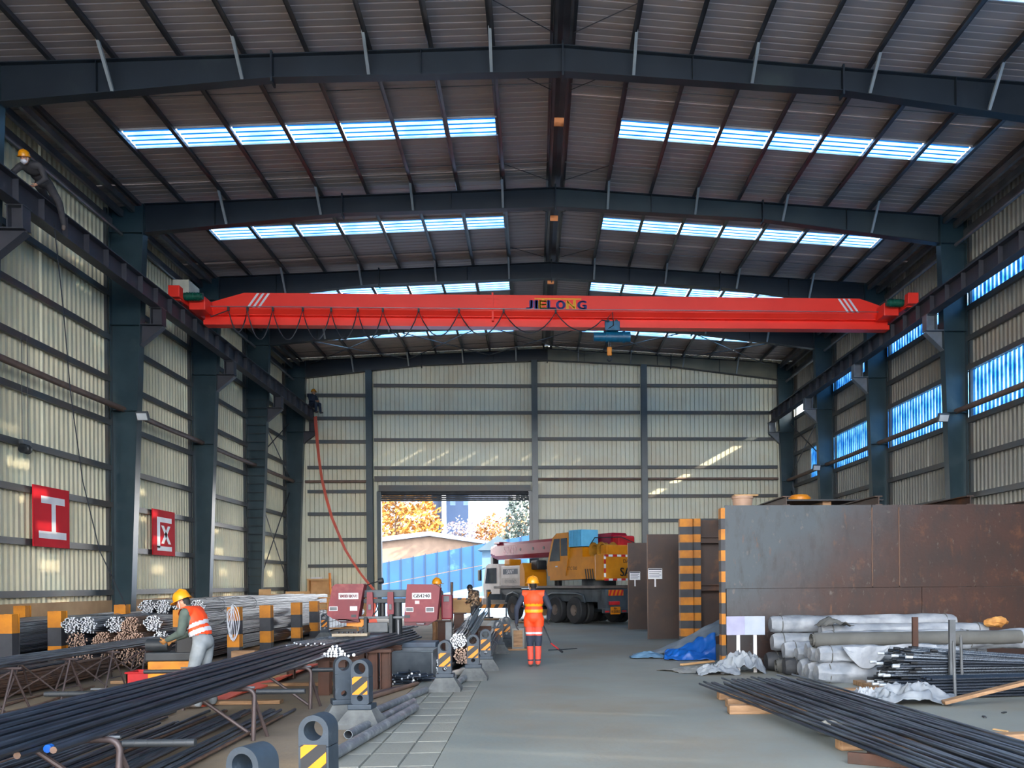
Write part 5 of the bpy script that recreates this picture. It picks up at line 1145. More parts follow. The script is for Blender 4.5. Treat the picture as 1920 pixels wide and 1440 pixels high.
side_text('SANY', .26, 5.05, 2.05, -1.206, WHITE, eng); TP(MB().box(-1.202, -1.198, 4.3, 5.8, 1.56, 1.86), 'number_panel', mat('panel_pale', S(196, 186, 180)), eng); side_text('15910303675', .2, 5.05, 1.64, -1.206, GREY, eng)
TP(MB().prism([(3.8, 1.5), (4.22, 1.5), (4.22, 2.4), (4.0, 2.5), (3.8, 2.1)], 'x', -1.2, -.1), 'engine_guard', CRANEY); TP(MB().bbox((-.6, 3.6, 2.4), (.5, .5, .4), .06), 'air_filter', DGREY); TP(MB().bbox((-.75, 5.6, 2.55), (.6, .5, .3), .05), 'roof_unit', CRANEY)
TP(MB().cyl((-.2, 2.7, 1.5), (-.2, 2.7, 2.6), .16, n=14), 'exhaust', BLACK, None, True)
# slewing upper
up = TP(MB().prism([(-1.5, 1.78), (1.75, 1.72), (1.75, 1.95), (.85, 2.62), (-1.5, 2.62)], 'x', -1.22, -.55), 'slewing_body', CRANEY)
TP(MB().bbox((.1, -.3, 2.1), (1.3, 3.0, .7), .04), 'turntable_frame', mat('ochre_dark', S(150, 100, 30))); TP(MB().cyl((0, 0, 1.48), (0, 0, 1.8), .7, n=24), 'slew_ring', CHASS, None, True)
side_text('STC 500', .2, .1, 2.12, -1.226, BLACK, up)
oc = TP(MB().prism([(.55, 1.9), (1.85, 1.9), (1.95, 2.3), (1.5, 3.45), (1.2, 3.62), (.35, 3.62), (.35, 2.62)], 'x', -1.24, -.45), 'operator_cab', CRANEY)
TP(MB().prism([(.95, 2.5), (1.72, 2.5), (1.36, 3.4), (.95, 3.4)], 'x', -1.26, -1.235), 'side_window', GLASS, oc); TP(MB().prism([(.42, 2.7), (.86, 2.7), (.86, 3.4), (.42, 3.4)], 'x', -1.26, -1.235), 'side_window', GLASS, oc)
TP(MB().add([(-1.2, 1.99, 2.35), (-.5, 1.99, 2.35), (-.5, 1.56, 3.42), (-1.2, 1.56, 3.42)], [(0, 1, 2, 3)]), 'windscreen', GLASS, oc); TP(MB().bbox((-1.25, 1.2, 2.28), (.02, .16, .05), .005), 'door_handle', WHITE, oc)
sh = TP(MB().bbox((-.85, -.15, 3.36), (.8, .9, .66), .02), 'sun_sheet', mat('sheet_blue', S(110, 196, 236), S(96, 180, 224), 3, .5), oc)
for k in range(9): TP(MB().box(-1.262, -1.252, -.58 + k * .1, -.54 + k * .1, 3.06, 3.67), 'sheet_rib', mat('sheet_blue2', S(80, 170, 216)), sh)
TP(MB().prism([(.3, 2.62), (.3, 3.0), (-.6, 3.0), (-.6, 2.62)], 'x', -1.2, -.5), 'hood', CRANEY)
for y_ in (-.95, -1.45): TP(MB().lathe([(.3, -.3), (.3, -.26), (.2, -.24), (.2, .24), (.3, .26), (.3, .3)], (-.65, y_, 2.88), 18, (1, 0, 0)), 'winch_drum', mat('drum_ochre', S(176, 126, 40)), None, True)
cw = TP(MB().bbox((0, -1.75, 2.2), (2.5, .55, 1.0), .05), 'counterweight', CRANEY); TP(MB().bbox((.1, -1.65, 2.85), (2.1, .4, .4), .04), 'winch_cover', CRANEY)
yb_ = -2.032
for k in range(13):
    x_ = -1.2 + k * .2; mm = REDM if k % 2 == 0 else WHITE
    for z_ in (1.74, 2.64): TP(MB().box(x_, x_ + .19, yb_ - .004, yb_, z_ - .05, z_ + .03), 'reflector', mm, cw)
for k in range(5):
    for x_ in (-1.22, 1.12): TP(MB().box(x_, x_ + .09, yb_ - .004, yb_, 1.82 + k * .17, 1.97 + k * .17), 'reflector', WHITE if k % 2 == 0 else REDM, cw)
def rear_text(txt, size, x, z, m, par, y=yb_ - .006):
    tb = text_mb(txt, size); b2 = MB()
    for dx in (-.012, 0, .012): b2.add([(x + p[0] + dx * size * 2, y - abs(dx) * .05, z + p[2]) for p in tb.v], tb.f)
    return TP(b2, 'lettering', m, par)
rear_text('SANY', .46, .1, 1.86, BLACK, cw); rear_text('DAWN', .2, .0, 2.36, BLACK, cw)
for k in range(4): TP(MB().add([(-1.253, -1.45 + k * .16, 1.75), (-1.253, -1.37 + k * .16, 1.75), (-1.253, -1.29 + k * .16, 2.15), (-1.253, -1.37 + k * .16, 2.15)], [(0, 1, 2, 3)]), 'hazard_stripe', BLACK, up)
TP(MB().bbox((.15, -1.2, 3.2), (.8, .9, .45), .06), 'boom_pivot', REDM); TP(MB().bbox((.35, -.6, 3.0), (.7, .6, .5), .04), 'pivot_frame', BOOM)
TP(MB().tube([(-.9, -.7, 3.1), (-.9, -1.0, 3.35), (-.3, -1.9, 3.35), (.3, -2.2, 3.05)], .02, 6), 'handrail', BLACK)
# boom: rounded telescopic sections
def sect(y, w_, z0, z1): return [(a * w_ + .05, y, z) for a, z in ((-.35, z0 + .02), (-.5, z0 + .2), (-.5, z1 - .12), (-.4, z1), (.4, z1), (.5, z1 - .12), (.5, z0 + .2), (.35, z0 + .02))]
def loft(s0, s1): return MB().add(s0 + s1, [(k, (k + 1) % 8, 8 + (k + 1) % 8, 8 + k) for k in range(8)] + [tuple(range(8)), tuple(range(8, 16))])
bo = TP(loft(sect(-1.3, .8, 2.75, 3.55), sect(8.0, .8, 2.72, 3.5)), 'boom', BOOM); TP(loft(sect(8.0, .7, 2.78, 3.45), sect(8.3, .7, 2.78, 3.45)), 'boom_section', BOOM, bo); TP(loft(sect(8.3, .6, 2.84, 3.4), sect(8.6, .6, 2.84, 3.4)), 'boom_section', BOOM, bo)
TP(MB().bbox((.05, 7.7, 3.52), (.9, .5, .1), .02), 'boom_collar', BOOM, bo); side_text('SANY', .5, 6.5, 2.98, -.355, mat('boom_letters', S(232, 180, 190)), bo)
for y_ in (5.6, 4.5, 3.6): TP(MB().cyl((-.36, y_, 3.15), (-.34, y_, 3.15), .07, n=10), 'boom_hole', BLACK, bo)
TP(MB().prism([(2.2, 2.2), (3.6, 2.75), (2.6, 2.75), (1.8, 2.6)], 'x', -.15, .25), 'luffing_bracket', BOOM, bo); TP(MB().cyl((.05, .6, 2.2), (.05, 2.9, 2.7), .13, n=12), 'luffing_cylinder', CHASS, None, True)
hkb = TP(MB().bbox((.05, 8.75, 2.6), (.3, .3, .7), .05), 'hook_block', BLACK, bo)
# outriggers
for y, xs_ in ((6.05, -1.75), (2.35, -2.0)):
    for s_ in (1, -1):
        if s_ < 0 and y > 5: xs2 = 1.5
        else: xs2 = xs_ * s_
        og = TP(MB().bbox((xs2 * .72, y, 1.02), (abs(xs2) * .6, .26, .26), .02), 'outrigger', CHASS); TP(MB().bbox((xs2, y, .95), (.16, .16, .8), .02), 'jack_tube', CHASS, og); TP(MB().cyl((xs2, y, .12), (xs2, y, .6), .055, n=12), 'jack_rod', PURLIN, og, True); TP(MB().cyl((xs2, y, .08), (xs2, y, .13), .2, n=16), 'jack_foot', CHASS, og)
        TP(MB().box(xs2 - .1, xs2 + .1, y - .09, y - .085, 1.0, 1.25), 'hazard_plate', YELLOW, og); TP(MB().add([(xs2 - .1, y - .092, 1.0), (xs2 - .02, y - .092, 1.0), (xs2 + .1, y - .092, 1.18), (xs2 + .1, y - .092, 1.25), (xs2 + .06, y - .092, 1.25)], [(0, 1, 2, 3, 4)]), 'hazard_stripe', BLACK, og)
# rear end
TP(MB().bbox((0, -1.75, .98), (2.3, .5, .75), .03), 'rear_body', CHASS); TP(MB().bbox((0, -1.95, .55), (2.4, .2, .18), .02), 'rear_bumper', CHASS)
hz = TP(MB().box(-1.0, -.3, -2.012, -2.005, 1.12, 1.34), 'hazard_board', YELLOW)
for k in range(4): TP(MB().add([(-1.0 + k * .18, -2.016, 1.12), (-.91 + k * .18, -2.016, 1.12), (-.83 + k * .18, -2.016, 1.34), (-.92 + k * .18, -2.016, 1.34)], [(0, 1, 2, 3)]), 'hazard_stripe', REDM, hz)
for x_ in (-.75, .75): TP(MB().bbox((x_, -2.03, .84), (.5, .05, .14), .02), 'tail_lamp', REDM)
npl = TP(MB().box(-.95, -.5, -2.075, -2.06, .42, .70), 'number_plate', YELLOW); rear_text('K0080', .15, -.725, .47, BLACK, npl, -2.08); rear_text('豫A', .1, -.725, .6, BLACK, npl, -2.08)
for k in range(6): TP(MB().box(-1.2 + k * .4, -1.0 + k * .4, -2.056, -2.05, .50, .56), 'reflector', WHITE if k % 2 else REDM)
for (lx, ly), lab in (((-2.0, 2.35), 'round timber pad under the middle outrigger of the truck crane'), ((-1.75, 6.05), 'round timber pad under the front outrigger of the truck crane')):
    q = Matrix.Rotation(TRZ, 3, 'Z') @ Vector((lx, ly, 0)) + Vector((2.56, 35.02, 0)); tag(MB().lathe([(0, 0), (.48, 0), (.52, .03), (.5, .07), (0, .075)], q, 20).build('outrigger_pad', WOOD, None, True), lab, 'pad')
# ------------------------------------------------------------------ steel plate bays on the right
def plate_mat(name, x0, x1, steel, rust, rust2):
    m = mat(name, rust, rust2, 1.3, .5, .1, .15, 22, lo=.4, hi=.7, detail=7, c3=S(100, 62, 36), scale3=2.2, lo3=.58, hi3=.74)
    t = m.node_tree; N = t.nodes; L = t.links; b = N['Principled BSDF']; old = b.inputs['Base Color'].links[0].from_socket
    tc = N.new('ShaderNodeTexCoord'); sp = N.new('ShaderNodeSeparateXYZ'); L.new(tc.outputs['Object'], sp.inputs[0])
    nz = N.new('ShaderNodeTexNoise'); nz.inputs['Scale'].default_value = .8; nz.inputs['Detail'].default_value = 9; nz.inputs['Roughness'].default_value = .62; L.new(tc.outputs['Object'], nz.inputs['Vector'])
    a = N.new('ShaderNodeMath'); a.operation = 'MULTIPLY_ADD'; a.inputs[1].default_value = 3.6; L.new(nz.outputs['Fac'], a.inputs[0])
    z = N.new('ShaderNodeMath'); z.operation = 'MULTIPLY_ADD'; z.inputs[1].default_value = -1.15; L.new(sp.outputs['Z'], z.inputs[0]); L.new(sp.outputs['X'], z.inputs[2]); L.new(z.outputs[0], a.inputs[2])
    r = N.new('ShaderNodeMapRange'); r.inputs[1].default_value = x0; r.inputs[2].default_value = x1; L.new(a.outputs[0], r.inputs[0])
    mx = N.new('ShaderNodeMix'); mx.data_type = 'RGBA'; mx.inputs[6].default_value = steel; L.new(old, mx.inputs[7]); L.new(r.outputs[0], mx.inputs[0]); 
    col = mx.outputs[2]
    for sc_, st, lo_, hi_, cc in ((5.0, (1, 1, .35), .50, .74, S(34, 30, 30)), (9.0, (1, 1, .6), .60, .70, S(96, 90, 84)), (3.2, (1.5, 1, .5), .60, .72, S(104, 64, 34))):
        mp = N.new('ShaderNodeMapping'); mp.inputs['Scale'].default_value = st; L.new(tc.outputs['Object'], mp.inputs[0])
        n4 = N.new('ShaderNodeTexNoise'); n4.inputs['Scale'].default_value = sc_; n4.inputs['Detail'].default_value = 10; n4.inputs['Roughness'].default_value = .7; L.new(mp.outputs[0], n4.inputs['Vector'])
        r4 = N.new('ShaderNodeMapRange'); r4.inputs[1].default_value = lo_; r4.inputs[2].default_value = hi_; r4.inputs[4].default_value = .75; L.new(n4.outputs['Fac'], r4.inputs[0])
        x4 = N.new('ShaderNodeMix'); x4.data_type = 'RGBA'; L.new(r4.outputs[0], x4.inputs[0]); L.new(col, x4.inputs[6]); x4.inputs[7].default_value = cc; col = x4.outputs[2]
    L.new(col, b.inputs['Base Color']); return m
PLM = plate_mat('mill_plate', -3.1, -.7, S(58, 67, 73), S(60, 34, 25), S(45, 29, 24))
t = thing('plate_wall', 'big rusty steel plate wall of the front bay, grey-blue towards its left edge', 'steel plate', (6.8, 16.42, 0))
MB().box(3.60, 6.43, 16.40, 16.43, 1.475, 3.05).build('plate', PLM, t); MB().box(6.445, 6.955, 16.402, 16.432, 1.475, 3.05).build('plate', PLM, t); MB().box(6.97, 11.0, 16.40, 16.43, 1.475, 3.05).build('plate', PLM, t)
MB().box(3.62, 7.4, 16.405, 16.435, 0, 1.468).build('plate', PLM, t); MB().box(7.41, 11.0, 16.405, 16.435, 0, 1.468).build('plate', PLM, t)
for x in (6.437, 6.962): MB().tube([(x + rnd(-.004, .004), 16.398, 1.5 + k * .1) for k in range(16)], .013, 6).build('weld_seam', RUST, t)
for x in (4.6, 6.6, 8.6, 10.6): MB().ibeam((x, 16.6, 0), (x, 16.6, 3.0), .2, .16, .012, .014, (0, 1, 0)).build('back_post', RUSTD, t)
for k in range(15): MB().box(3.52, 3.60, 16.40, 16.62, k * .2, k * .2 + .2).build('edge_band', YELD if k % 2 == 0 else BARK, t)
for x, y, h, lab in ((3.20, 24.7, 2.97, 'tall rusty plate with white notice, behind the striped bay post'), (3.2, 29.9, 2.97, 'farther rusty plate with white notice, beside the truck crane')):
    t = thing('divider_plate', lab, 'steel plate', (x + .6, y, 0)); MB().box(x, x + (.9 if y < 27 else 1.6), y, y + .03, 0, h).build('plate', RUSTD, t); MB().box(x - .02, x, y - .02, y + .05, 0, h).build('edge_strip', RUST, t)
    MB().ibeam((x + .7, y + .14, 0), (x + .7, y + .14, h - .1), .18, .16, .012, .014, (0, 1, 0)).build('back_post', RUSTD, t)
t = thing('bay_divider', 'dark steel bay divider with yellow-black banded H-post and two shelves of beams', 'rack', (5.5, 22.3, 0))
for k in range(16):
    z0, z1 = 3.22 - (k + 1) * .2, 3.22 - k * .2; m_ = YELD if k % 2 == 0 else BARK
    MB().box(3.70, 4.04, 22.18, 22.20, z0, z1).box(3.70, 3.72, 22.2, 22.4, z0, z1).box(4.04, 4.22, 22.10, 22.12, z0, z1).box(4.03, 4.05, 22.1, 22.4, z0, z1).build('yellow_band' if k % 2 == 0 else 'black_band', m_, t)
MB().box(4.05, 11, 22.4, 22.43, 0, 3.2).build('plate', RUSTD, t)
for z in (2.68, 1.46): MB().ibeam((4.05, 22.25, z), (11, 22.25, z), .16, .2).build('beam', RUSTD, t)
t = thing('bay_top_frame', 'steel beams bridging the plate bays at their top', 'frame', (7, 19.4, 3.05))
for x in (4.8, 6.6, 8.4, 10.2): MB().ibeam((x, 16.46, 3.14), (x, 22.4, 3.14), .18, .14).build('beam', RUSTD, t)
t = thing('paint_bucket', 'round tan tub with a board across it on top of the plate bay', 'tub', (4.8, 20.0, 3.23)); MB().lathe([(.0, 0), (.2, 0), (.235, .28), (.25, .29), (.25, .34)], (4.8, 20.0, 3.23), 18).build('tub', mat('tub_tan', S(196, 160, 136)), t, True); MB().bbox((4.86, 20.0, 3.59), (.56, .3, .03), .005).build('board', WOODL, t)
t = thing('yellow_drum', 'small yellow drum with wire handle on top of the plate bay', 'drum', (6.6, 21.5, 3.23)); MB().lathe([(0, 0), (.26, 0), (.27, .12), (.25, .14), (.27, .2), (.27, .46), (.2, .52), (0, .52)], (6.6, 21.5, 3.23), 18).build('drum', YELLOW, t, True); MB().tube([(6.5, 21.5, 3.72), (6.42, 21.5, 4.05)], .012, 5).build('handle', CABLE, t)
t = thing('black_sheet', 'flat black sheet on timber blocks above the top beams of the plate bay', 'sheet', (6.7, 19.9, 3.23)); MB().bbox((6.7, 19.9, 3.42), (2.3, 1.2, .04), .006).build('sheet', BLACK, t)
for x in (6.6, 8.4): MB().bbox((min(x, 7.7), 19.9, 3.315), (.2, .9, .17), .01).build('block', WOOD, t)
def notice(x, y, z, w_, h_, rz, lab):
    t = thing('notice_board', lab, 'sign', (x, y, z - .5), rz); R = Matrix.Rotation(rz, 3, 'Z')
    def L_(a, b, c, d, e, f, nm, m, par): return MB().box(a, b, c, d, e, f).build(nm, m, par, world=False)
    b_ = L_(-w_ / 2, w_ / 2, -.03, -.01, .5, .5 + h_, 'board', WHITE, t); L_(-w_ / 2 + .01, w_ / 2 - .01, -.033, -.03, .5 + h_ * .85, .5 + h_ - .01, 'header_bar', mat('header_navy', S(40, 44, 60)), b_)
    for k in range(4): L_(-w_ / 2 + .03, w_ / 2 - .03 - .05 * (k % 2), -.032, -.03, .5 + h_ * (.66 - k * .16), .5 + h_ * (.66 - k * .16) + .02, 'print_line', mat('print_grey', S(120, 124, 134)), b_)
    L_(-.02, .02, -.03, -.01, .5 - .22, .5, 'stick', WHITE, t); return t
notice(3.4, 24.69, 1.70, .40, .30, 0, 'small white notice with dark header on the tall nearer rusty plate'); notice(3.42, 29.89, 1.7, .36, .28, 0, 'small white notice with dark header on the farther rusty plate')
t = thing('double_sign', 'pair of blank white sign boards on two posts before the plate wall', 'sign', (3.7, 15.25, 0))
lil = mat('board_lilac', S(160, 160, 186), S(146, 146, 174), 4, .5); R1 = Matrix.Rotation(.12, 3, 'Z'); R2 = Matrix.Rotation(-.15, 3, 'Z')
MB().bbox((3.52, 15.25, .83), (.34, .02, .33), .004, R1).build('board', lil, t); MB().bbox((3.86, 15.24, .83), (.35, .02, .33), .004, R2).build('board', mat('board_pale', S(160, 168, 182), S(146, 156, 172), 4, .5), t)
for x in (3.57, 3.87): MB().bbox((x, 15.28, .42), (.06, .04, .84), .005).build('post', WHITE, t)
# wrapped rolls ----------------------------------------------------------------
def roll(p, L, r, m, lab, rz=.0, crumple=.012, seed=0, grp='wrapped rolls before the plate wall', hollow=False, gather=True):
    t = thing('wrapped_roll', lab, 'roll', p, rz, grp); n = 22; mb = MB(); prof = [(0, -.02), (r * .35, -.035), (r * .8, -.03), (r * .97, .03)] if gather else [(r, 0)]
    k = max(6, int(L / .12)); prof += [(r, .1 + (L - .2) * i / k) for i in range(k + 1)] + ([(r * .97, L - .03), (r * .8, L + .03), (r * .35, L + .035), (0, L + .02)] if gather else [(r, L)])
    vs = []
    for rr, x in prof:
        for j in range(n):
            a = 2 * PI * j / n; y, z = math.cos(a), math.sin(a)
            d = noise.noise(Vector((x * 2.2 + seed, y * 1.6 + seed * 3, z * 1.6))) * crumple * 2.4 - abs(noise.noise(Vector((x * 5 + seed, y * 3.4 + x * 2, z * 3.4 + seed)))) * crumple * 2.6 + crumple * .6
            q = rr + (d if rr > r * .5 else 0); zz = q * z
            vs.append((x, q * y, max(zz, -r * .99)))
    mb.add(vs, [(i * n + j, i * n + (j + 1) % n, (i + 1) * n + (j + 1) % n, (i + 1) * n + j) for i in range(len(prof) - 1) for j in range(n)])
    mb.build('wrap', m, t, True, world=False)
    if hollow:
        e = MB(); N2 = 22
        pts = []
        for s_ in range(34):
            a = s_ * .42; q = r * (.98 - .6 * s_ / 33); pts.append((-.005, q * math.cos(a), q * math.sin(a)))
        for s_ in range(33):
            (x0, y0, z0), (x1, y1, z1) = pts[s_], pts[s_ + 1]; e.add([(-.03, y0, z0), (-.03, y1, z1), (.3, y1, z1), (.3, y0, z0), (-.03, y0 * .93, z0 * .93), (-.03, y1 * .93, z1 * .93)], [(0, 1, 2, 3), (0, 1, 5, 4)])
        e.build('coil_end', m, t, True, world=False)
    elif gather:
        for k_ in (.16, L - .16): MB().tube([(k_, (r + .004) * math.cos(a), (r + .004) * math.sin(a)) for a in [q * PI / 9 for q in range(18)]], .008, 5, closed=True).build('tie', FELT, t, True, world=False)
    return t
roll((4.22, 15.45, .84), 3.35, .15, CLOTHW, 'topmost long white-wrapped roll against the plate wall', .02, .01, 1)
roll((4.25, 15.45, .52), 3.3, .16, CLOTHW, 'white-wrapped roll under the topmost one by the plate wall', .02, .012, 2)
roll((4.15, 15.5, .17), 3.2, .17, DFELT, 'dark-wrapped roll at the floor nearest the plate wall', .02, .012, 3)
roll((5.0, 15.05, .70), 2.95, .15, CLOTHW, 'bright white roll just below and before the topmost roll', .02, .01, 4)
roll((4.35, 15.08, .40), 3.3, .155, CLOTHW, 'white roll with a round end in the second row of rolls', .02, .01, 5)
roll((4.22, 15.1, .12), 3.3, .12, FELT, 'grey rolled felt lying at the floor in the second row', .02, .004, 6, hollow=True, gather=False)
roll((4.9, 14.68, .62), 2.6, .13, CLOTHW, 'white roll half hidden behind the bare grey felt roll', .02, .01, 7)
roll((4.45, 14.66, .37), 3.2, .14, CLOTHW, 'white roll end above the black-wrapped floor roll', .02, .012, 8)
roll((4.25, 14.7, .15), 3.2, .155, DFELT, 'black-wrapped roll at the floor with bulging end', .02, .012, 9)
roll((4.40, 14.3, .16), 3.2, .16, CLOTHW, 'white roll at the floor between black roll and front rolls', .02, .012, 10)
roll((4.50, 14.28, .45), 3.0, .13, CLOTHW, 'cream roll end above the floor row, third from the front', .02, .012, 11)
roll((4.40, 13.92, .15), 2.6, .155, CLOTHW, 'white roll with tied end at the floor, second from the front', .02, .014, 12)
roll((4.44, 13.9, .43), 2.4, .13, CLOTHW, 'white roll with tied end directly under the grey felt roll', .02, .014, 13)
roll((4.42, 13.52, .155), 2.2, .16, CLOTHW, 'frontmost bright white roll at the floor', .03, .016, 14)
roll((4.46, 13.55, .44), 2.2, .14, CLOTHW, 'crumpled white roll on top of the frontmost floor roll', .03, .02, 15)
roll((4.42, 13.74, .66), 3.5, .115, FELT, 'long bare grey felt roll lying across the front of the pile', .05, .003, 16, hollow=True, gather=False)
roll((6.9, 13.95, .62), 1.2, .15, CLOTHW, 'short white roll end sticking out at the right of the pile', .08, .02, 17)
o = MB().surf(lambda u, v: (4.75 + .75 * u, 13.36 - .05 * v + .015 * math.sin(9 * u + 4 * v), .60 - .34 * v * (1 - abs(2 * u - 1) ** 2) - .02 + .03 * noise.noise(Vector((u * 6, v * 5, 2)))), 26, 16).build('loose_wrap', CLOTHW, None, True)
so = o.modifiers.new('thick', 'SOLIDIFY'); so.thickness = .006; tag(o, 'loose flap of white wrap hanging over the front rolls', 'cloth')
o = MB().surf(lambda u, v: (4.85 + .5 * u + .1 * v, 15.0 - .3 * v, .83 + .13 * math.sin(PI * u) * (1 - v * .6) + .05 * noise.noise(Vector((u * 5, v * 4, 7)))), 16, 12).build('felt_flap', FELT, None, True)
so = o.modifiers.new('thick', 'SOLIDIFY'); so.thickness = .008; tag(o, 'curled grey felt flap peeling from the roll pile', 'felt')
o = MB().ell((8.05, 14.9, .86), (.22, .16, .09), 12, 8).build('straw_bag', mat('straw', S(214, 156, 86), S(180, 120, 60), 8, .8)); tag(o, 'crumpled orange-brown bag on the rolls at the right', 'bag')
for v in o.data.vertices: v.co += v.normal * .05 * noise.noise(v.co * 9)
# crumpled cloth heaps
def heap(cx, cy, sx, sy, h, m, lab, nm='cloth_heap', cat='cloth', seed=0, rz=0, fold=.10, nu=44):
    c_, s_ = math.cos(rz), math.sin(rz)
    def fn(u, v):
        a, b = 2 * u - 1, 2 * v - 1; rr = math.sqrt(a * a + b * b); edge = 1 + .3 * noise.noise(Vector((math.atan2(b, a) * 1.2 if rr > 1e-3 else 0, seed, 1)))
        e = max(0, 1 - (rr / 1.25) ** 2.2); q = Vector((a * 2.3 + seed, b * 2.3, seed * 2))
        ridge = (1 - abs(noise.noise(q * 1.0))) ** 2; fine = (1 - abs(noise.noise(q * 1.9))) ** 2.2
        z = h * e * (.25 + .75 * ridge) + fold * e * fine * .6 + .012 * (1 + noise.noise(q * 5)) 
        x, y = a * sx * edge, b * sy * edge
        x += .08 * sx * noise.noise(q * 2 + Vector((9, 0, 0))); y += .08 * sy * noise.noise(q * 2 + Vector((0, 9, 0)))
        return (cx + c_ * x - s_ * y, cy + s_ * x + c_ * y, max(.004, z))
    o = MB().surf(fn, nu, nu).build(nm, m, None, True); md = o.modifiers.new('thick', 'SOLIDIFY'); md.thickness = .004; return tag(o, lab, cat)
GWC = mat('grey_white_cloth', S(138, 144, 150), S(112, 118, 126), 3, .55, 0, .4, 8)
heap(3.62, 15.25, .42, .26, .36, GWC, 'heap of white cloth gathered around the double sign posts', seed=3.1)
heap(3.12, 15.0, .40, .22, .15, GWC, 'low crumpled white cloth left of the double sign posts', seed=5.7)
heap(4.85, 11.15, .52, .30, .24, mat('grey_white_cloth', S(138, 144, 150), S(112, 118, 126), 3, .55, 0, .4, 8), 'crumpled grey-white sheet on the floor before the threaded bars', seed=8.3, rz=-.1)
heap(4.35, 11.3, .26, .22, .16, CLOTHW, 'small crumpled white plastic beside the grey-white sheet', seed=2.9)
# blue and grey tarpaulins
def tarp(fn, m, lab, nm, nu=40, nv=26):
    o = MB().surf(fn, nu, nv).build(nm, m, None, True); md = o.modifiers.new('thick', 'SOLIDIFY'); md.thickness = .006; return tag(o, lab, 'tarpaulin')
def wav(u, v, s_, a): return a * noise.noise(Vector((u * 3 + s_, v * 4, s_))) + a * .5 * noise.noise(Vector((u * 8, v * 9 + s_, s_)))
tarp(lambda u, v: (2.15 + 1.7 * u + .25 * v * u, 18.6 + .9 * v - .5 * u + wav(u, v, 1, .06), max(.01, .02 + .80 * (u ** 1.4) * (.25 + .75 * math.sin(PI * min(1, .15 + v * .7))) + wav(u, v, 4, .07) * u)), TARPG, 'grey tarpaulin heaped beside the plate wall, under the blue one', 'grey_tarp')
tarp(lambda u, v: (2.62 + 1.05 * u + .1 * v, 17.75 + .62 * v - .1 * u + wav(u, v, 2, .05), max(.01, .04 + (.46 + .12 * u) * math.sin(PI * .5 * v) * (.25 + .75 * u) + wav(u, v, 6, .10) - .08 * abs(math.sin(5 * u + 3 * v)))), TARPB, 'bright blue tarpaulin folded over the grey one at the plate wall', 'blue_tarp')
tarp(lambda u, v: (2.0 + .75 * u, 18.3 + .35 * v - .1 * u + wav(u, v, 3, .03), max(.01, .03 + .12 * math.sin(PI * u) * math.sin(PI * v) + wav(u, v, 8, .03))), mat('blue_grey_tarp', S(92, 128, 156), S(72, 104, 132), 3, .6), 'flat blue-grey tail of tarpaulin spread on the aisle floor', 'tarp_tail')
o = MB().bbox((3.15, 16.9, .03), (1.0, .06, .04), .006, Matrix.Rotation(.7, 3, 'Z')).build('pale_lath', WOODL); tag(o, 'pale lath on the floor before the blue tarpaulin', 'lath')
heap(3.1, 15.75, .7, .38, .05, mat('grey_dust', S(140, 140, 136), S(120, 120, 116), 5, .9), 'low spread of grey rubble before the blue tarpaulin', 'rubble_patch', 'rubble', 4.4, .3, .03)
# threaded bars, posts, bundle ------------------------------------------------------
def tbar(L, r, m):
    mb = MB().mi(0).tube([(0, 0, 0), (L * .5, 0, -.004), (L, 0, 0)], r, 7, caps=False); mb.mi(0).cyl((0, 0, 0), (-.002, 0, 0), r, n=7); return mb.mesh('threaded_bar', [m], True)
TB = [tbar(5.5, .017, REBARD), tbar(5.5, .017, REBAR)]
SLV = [MB().cyl((-.05, 0, 0), (.05, 0, 0), .023, n=10).mesh('coupler', CUT, True), MB().cyl((-.05, 0, 0), (.05, 0, 0), .022, n=10).mesh('coupler', BLACK, True)]
for i in range(84):
    row = i % 12; k = i // 12; z = .10 + row * .044; x = 4.92 + rnd(-.05, .42) + row * .035; y = 12.35 + k * .115 + rnd(-.02, .02)
    o = inst('threaded_bar', TB[(i // 3) % 2], None, (x, y, z)); o.rotation_euler = (0, .10 * max(0, row - 6) / 6 + rnd(-.004, .004), rnd(-.03, .03))
    tag(o, 'dark threaded bar with coupler end in right stack, %s row up, %s from front' % (nth(row + 1), nth(k + 1)), 'threaded bar', 'threaded bars at the right')
    c_ = inst('coupler', SLV[0 if i % 3 == 0 else 1], o, (.04, 0, 0))
TB2 = tbar(5.5, .0185, REBARD)
for i in range(56):
    row = i // 8; k = i % 8; x = 5.15 + rnd(-.04, .05) + .02 * row; y = 11.45 + k * .042 + (.021 if row % 2 else 0); z = .03 + row * .040
    o = inst('steel_bar', TB2, None, (x, y, z)); o.rotation_euler = (0, 0, .10 + rnd(-.004, .004)); tag(o, 'dark bar in the tight bundle behind the slanting plank, %s row up, %s from front' % (nth(row + 1), nth(k + 1)), 'steel bar', 'front bundle at the right')
for p, h, w_, m, lab in (((5.88, 13.28, 0), 1.03, .085, IBEAM, 'brown flat steel stake before the felt roll, left of the two tall ones'), ((5.98, 12.28, 0), 1.03, .085, GREY, 'grey flat steel stake before the felt roll, right of the two tall ones')):
    t = thing('steel_stake', lab, 'stake', p); MB().bar(p, (p[0], p[1], h), w_, .05, (0, 1, 0)).build('shaft', m, t); MB().box(p[0] - .1, p[0] + .1, p[1] - .1, p[1] + .1, 0, .02).build('foot', m, t)
for p, h, lab in (((6.12, 12.26, 0), .78, 'thin dark steel rod stake right beside the grey flat stake'), ((5.58, 11.38, 0), .76, 'thin long rod stake holding the front bar bundle')): tag(MB().tube([p, (p[0] - .01, p[1], h * .5), (p[0] - .02, p[1], h)], .022, 8).cyl((p[0] - .02, p[1], h), (p[0] - .02, p[1], h + .03), .015, n=8).build('rod_stake', GREY, None, True), lab, 'stake')
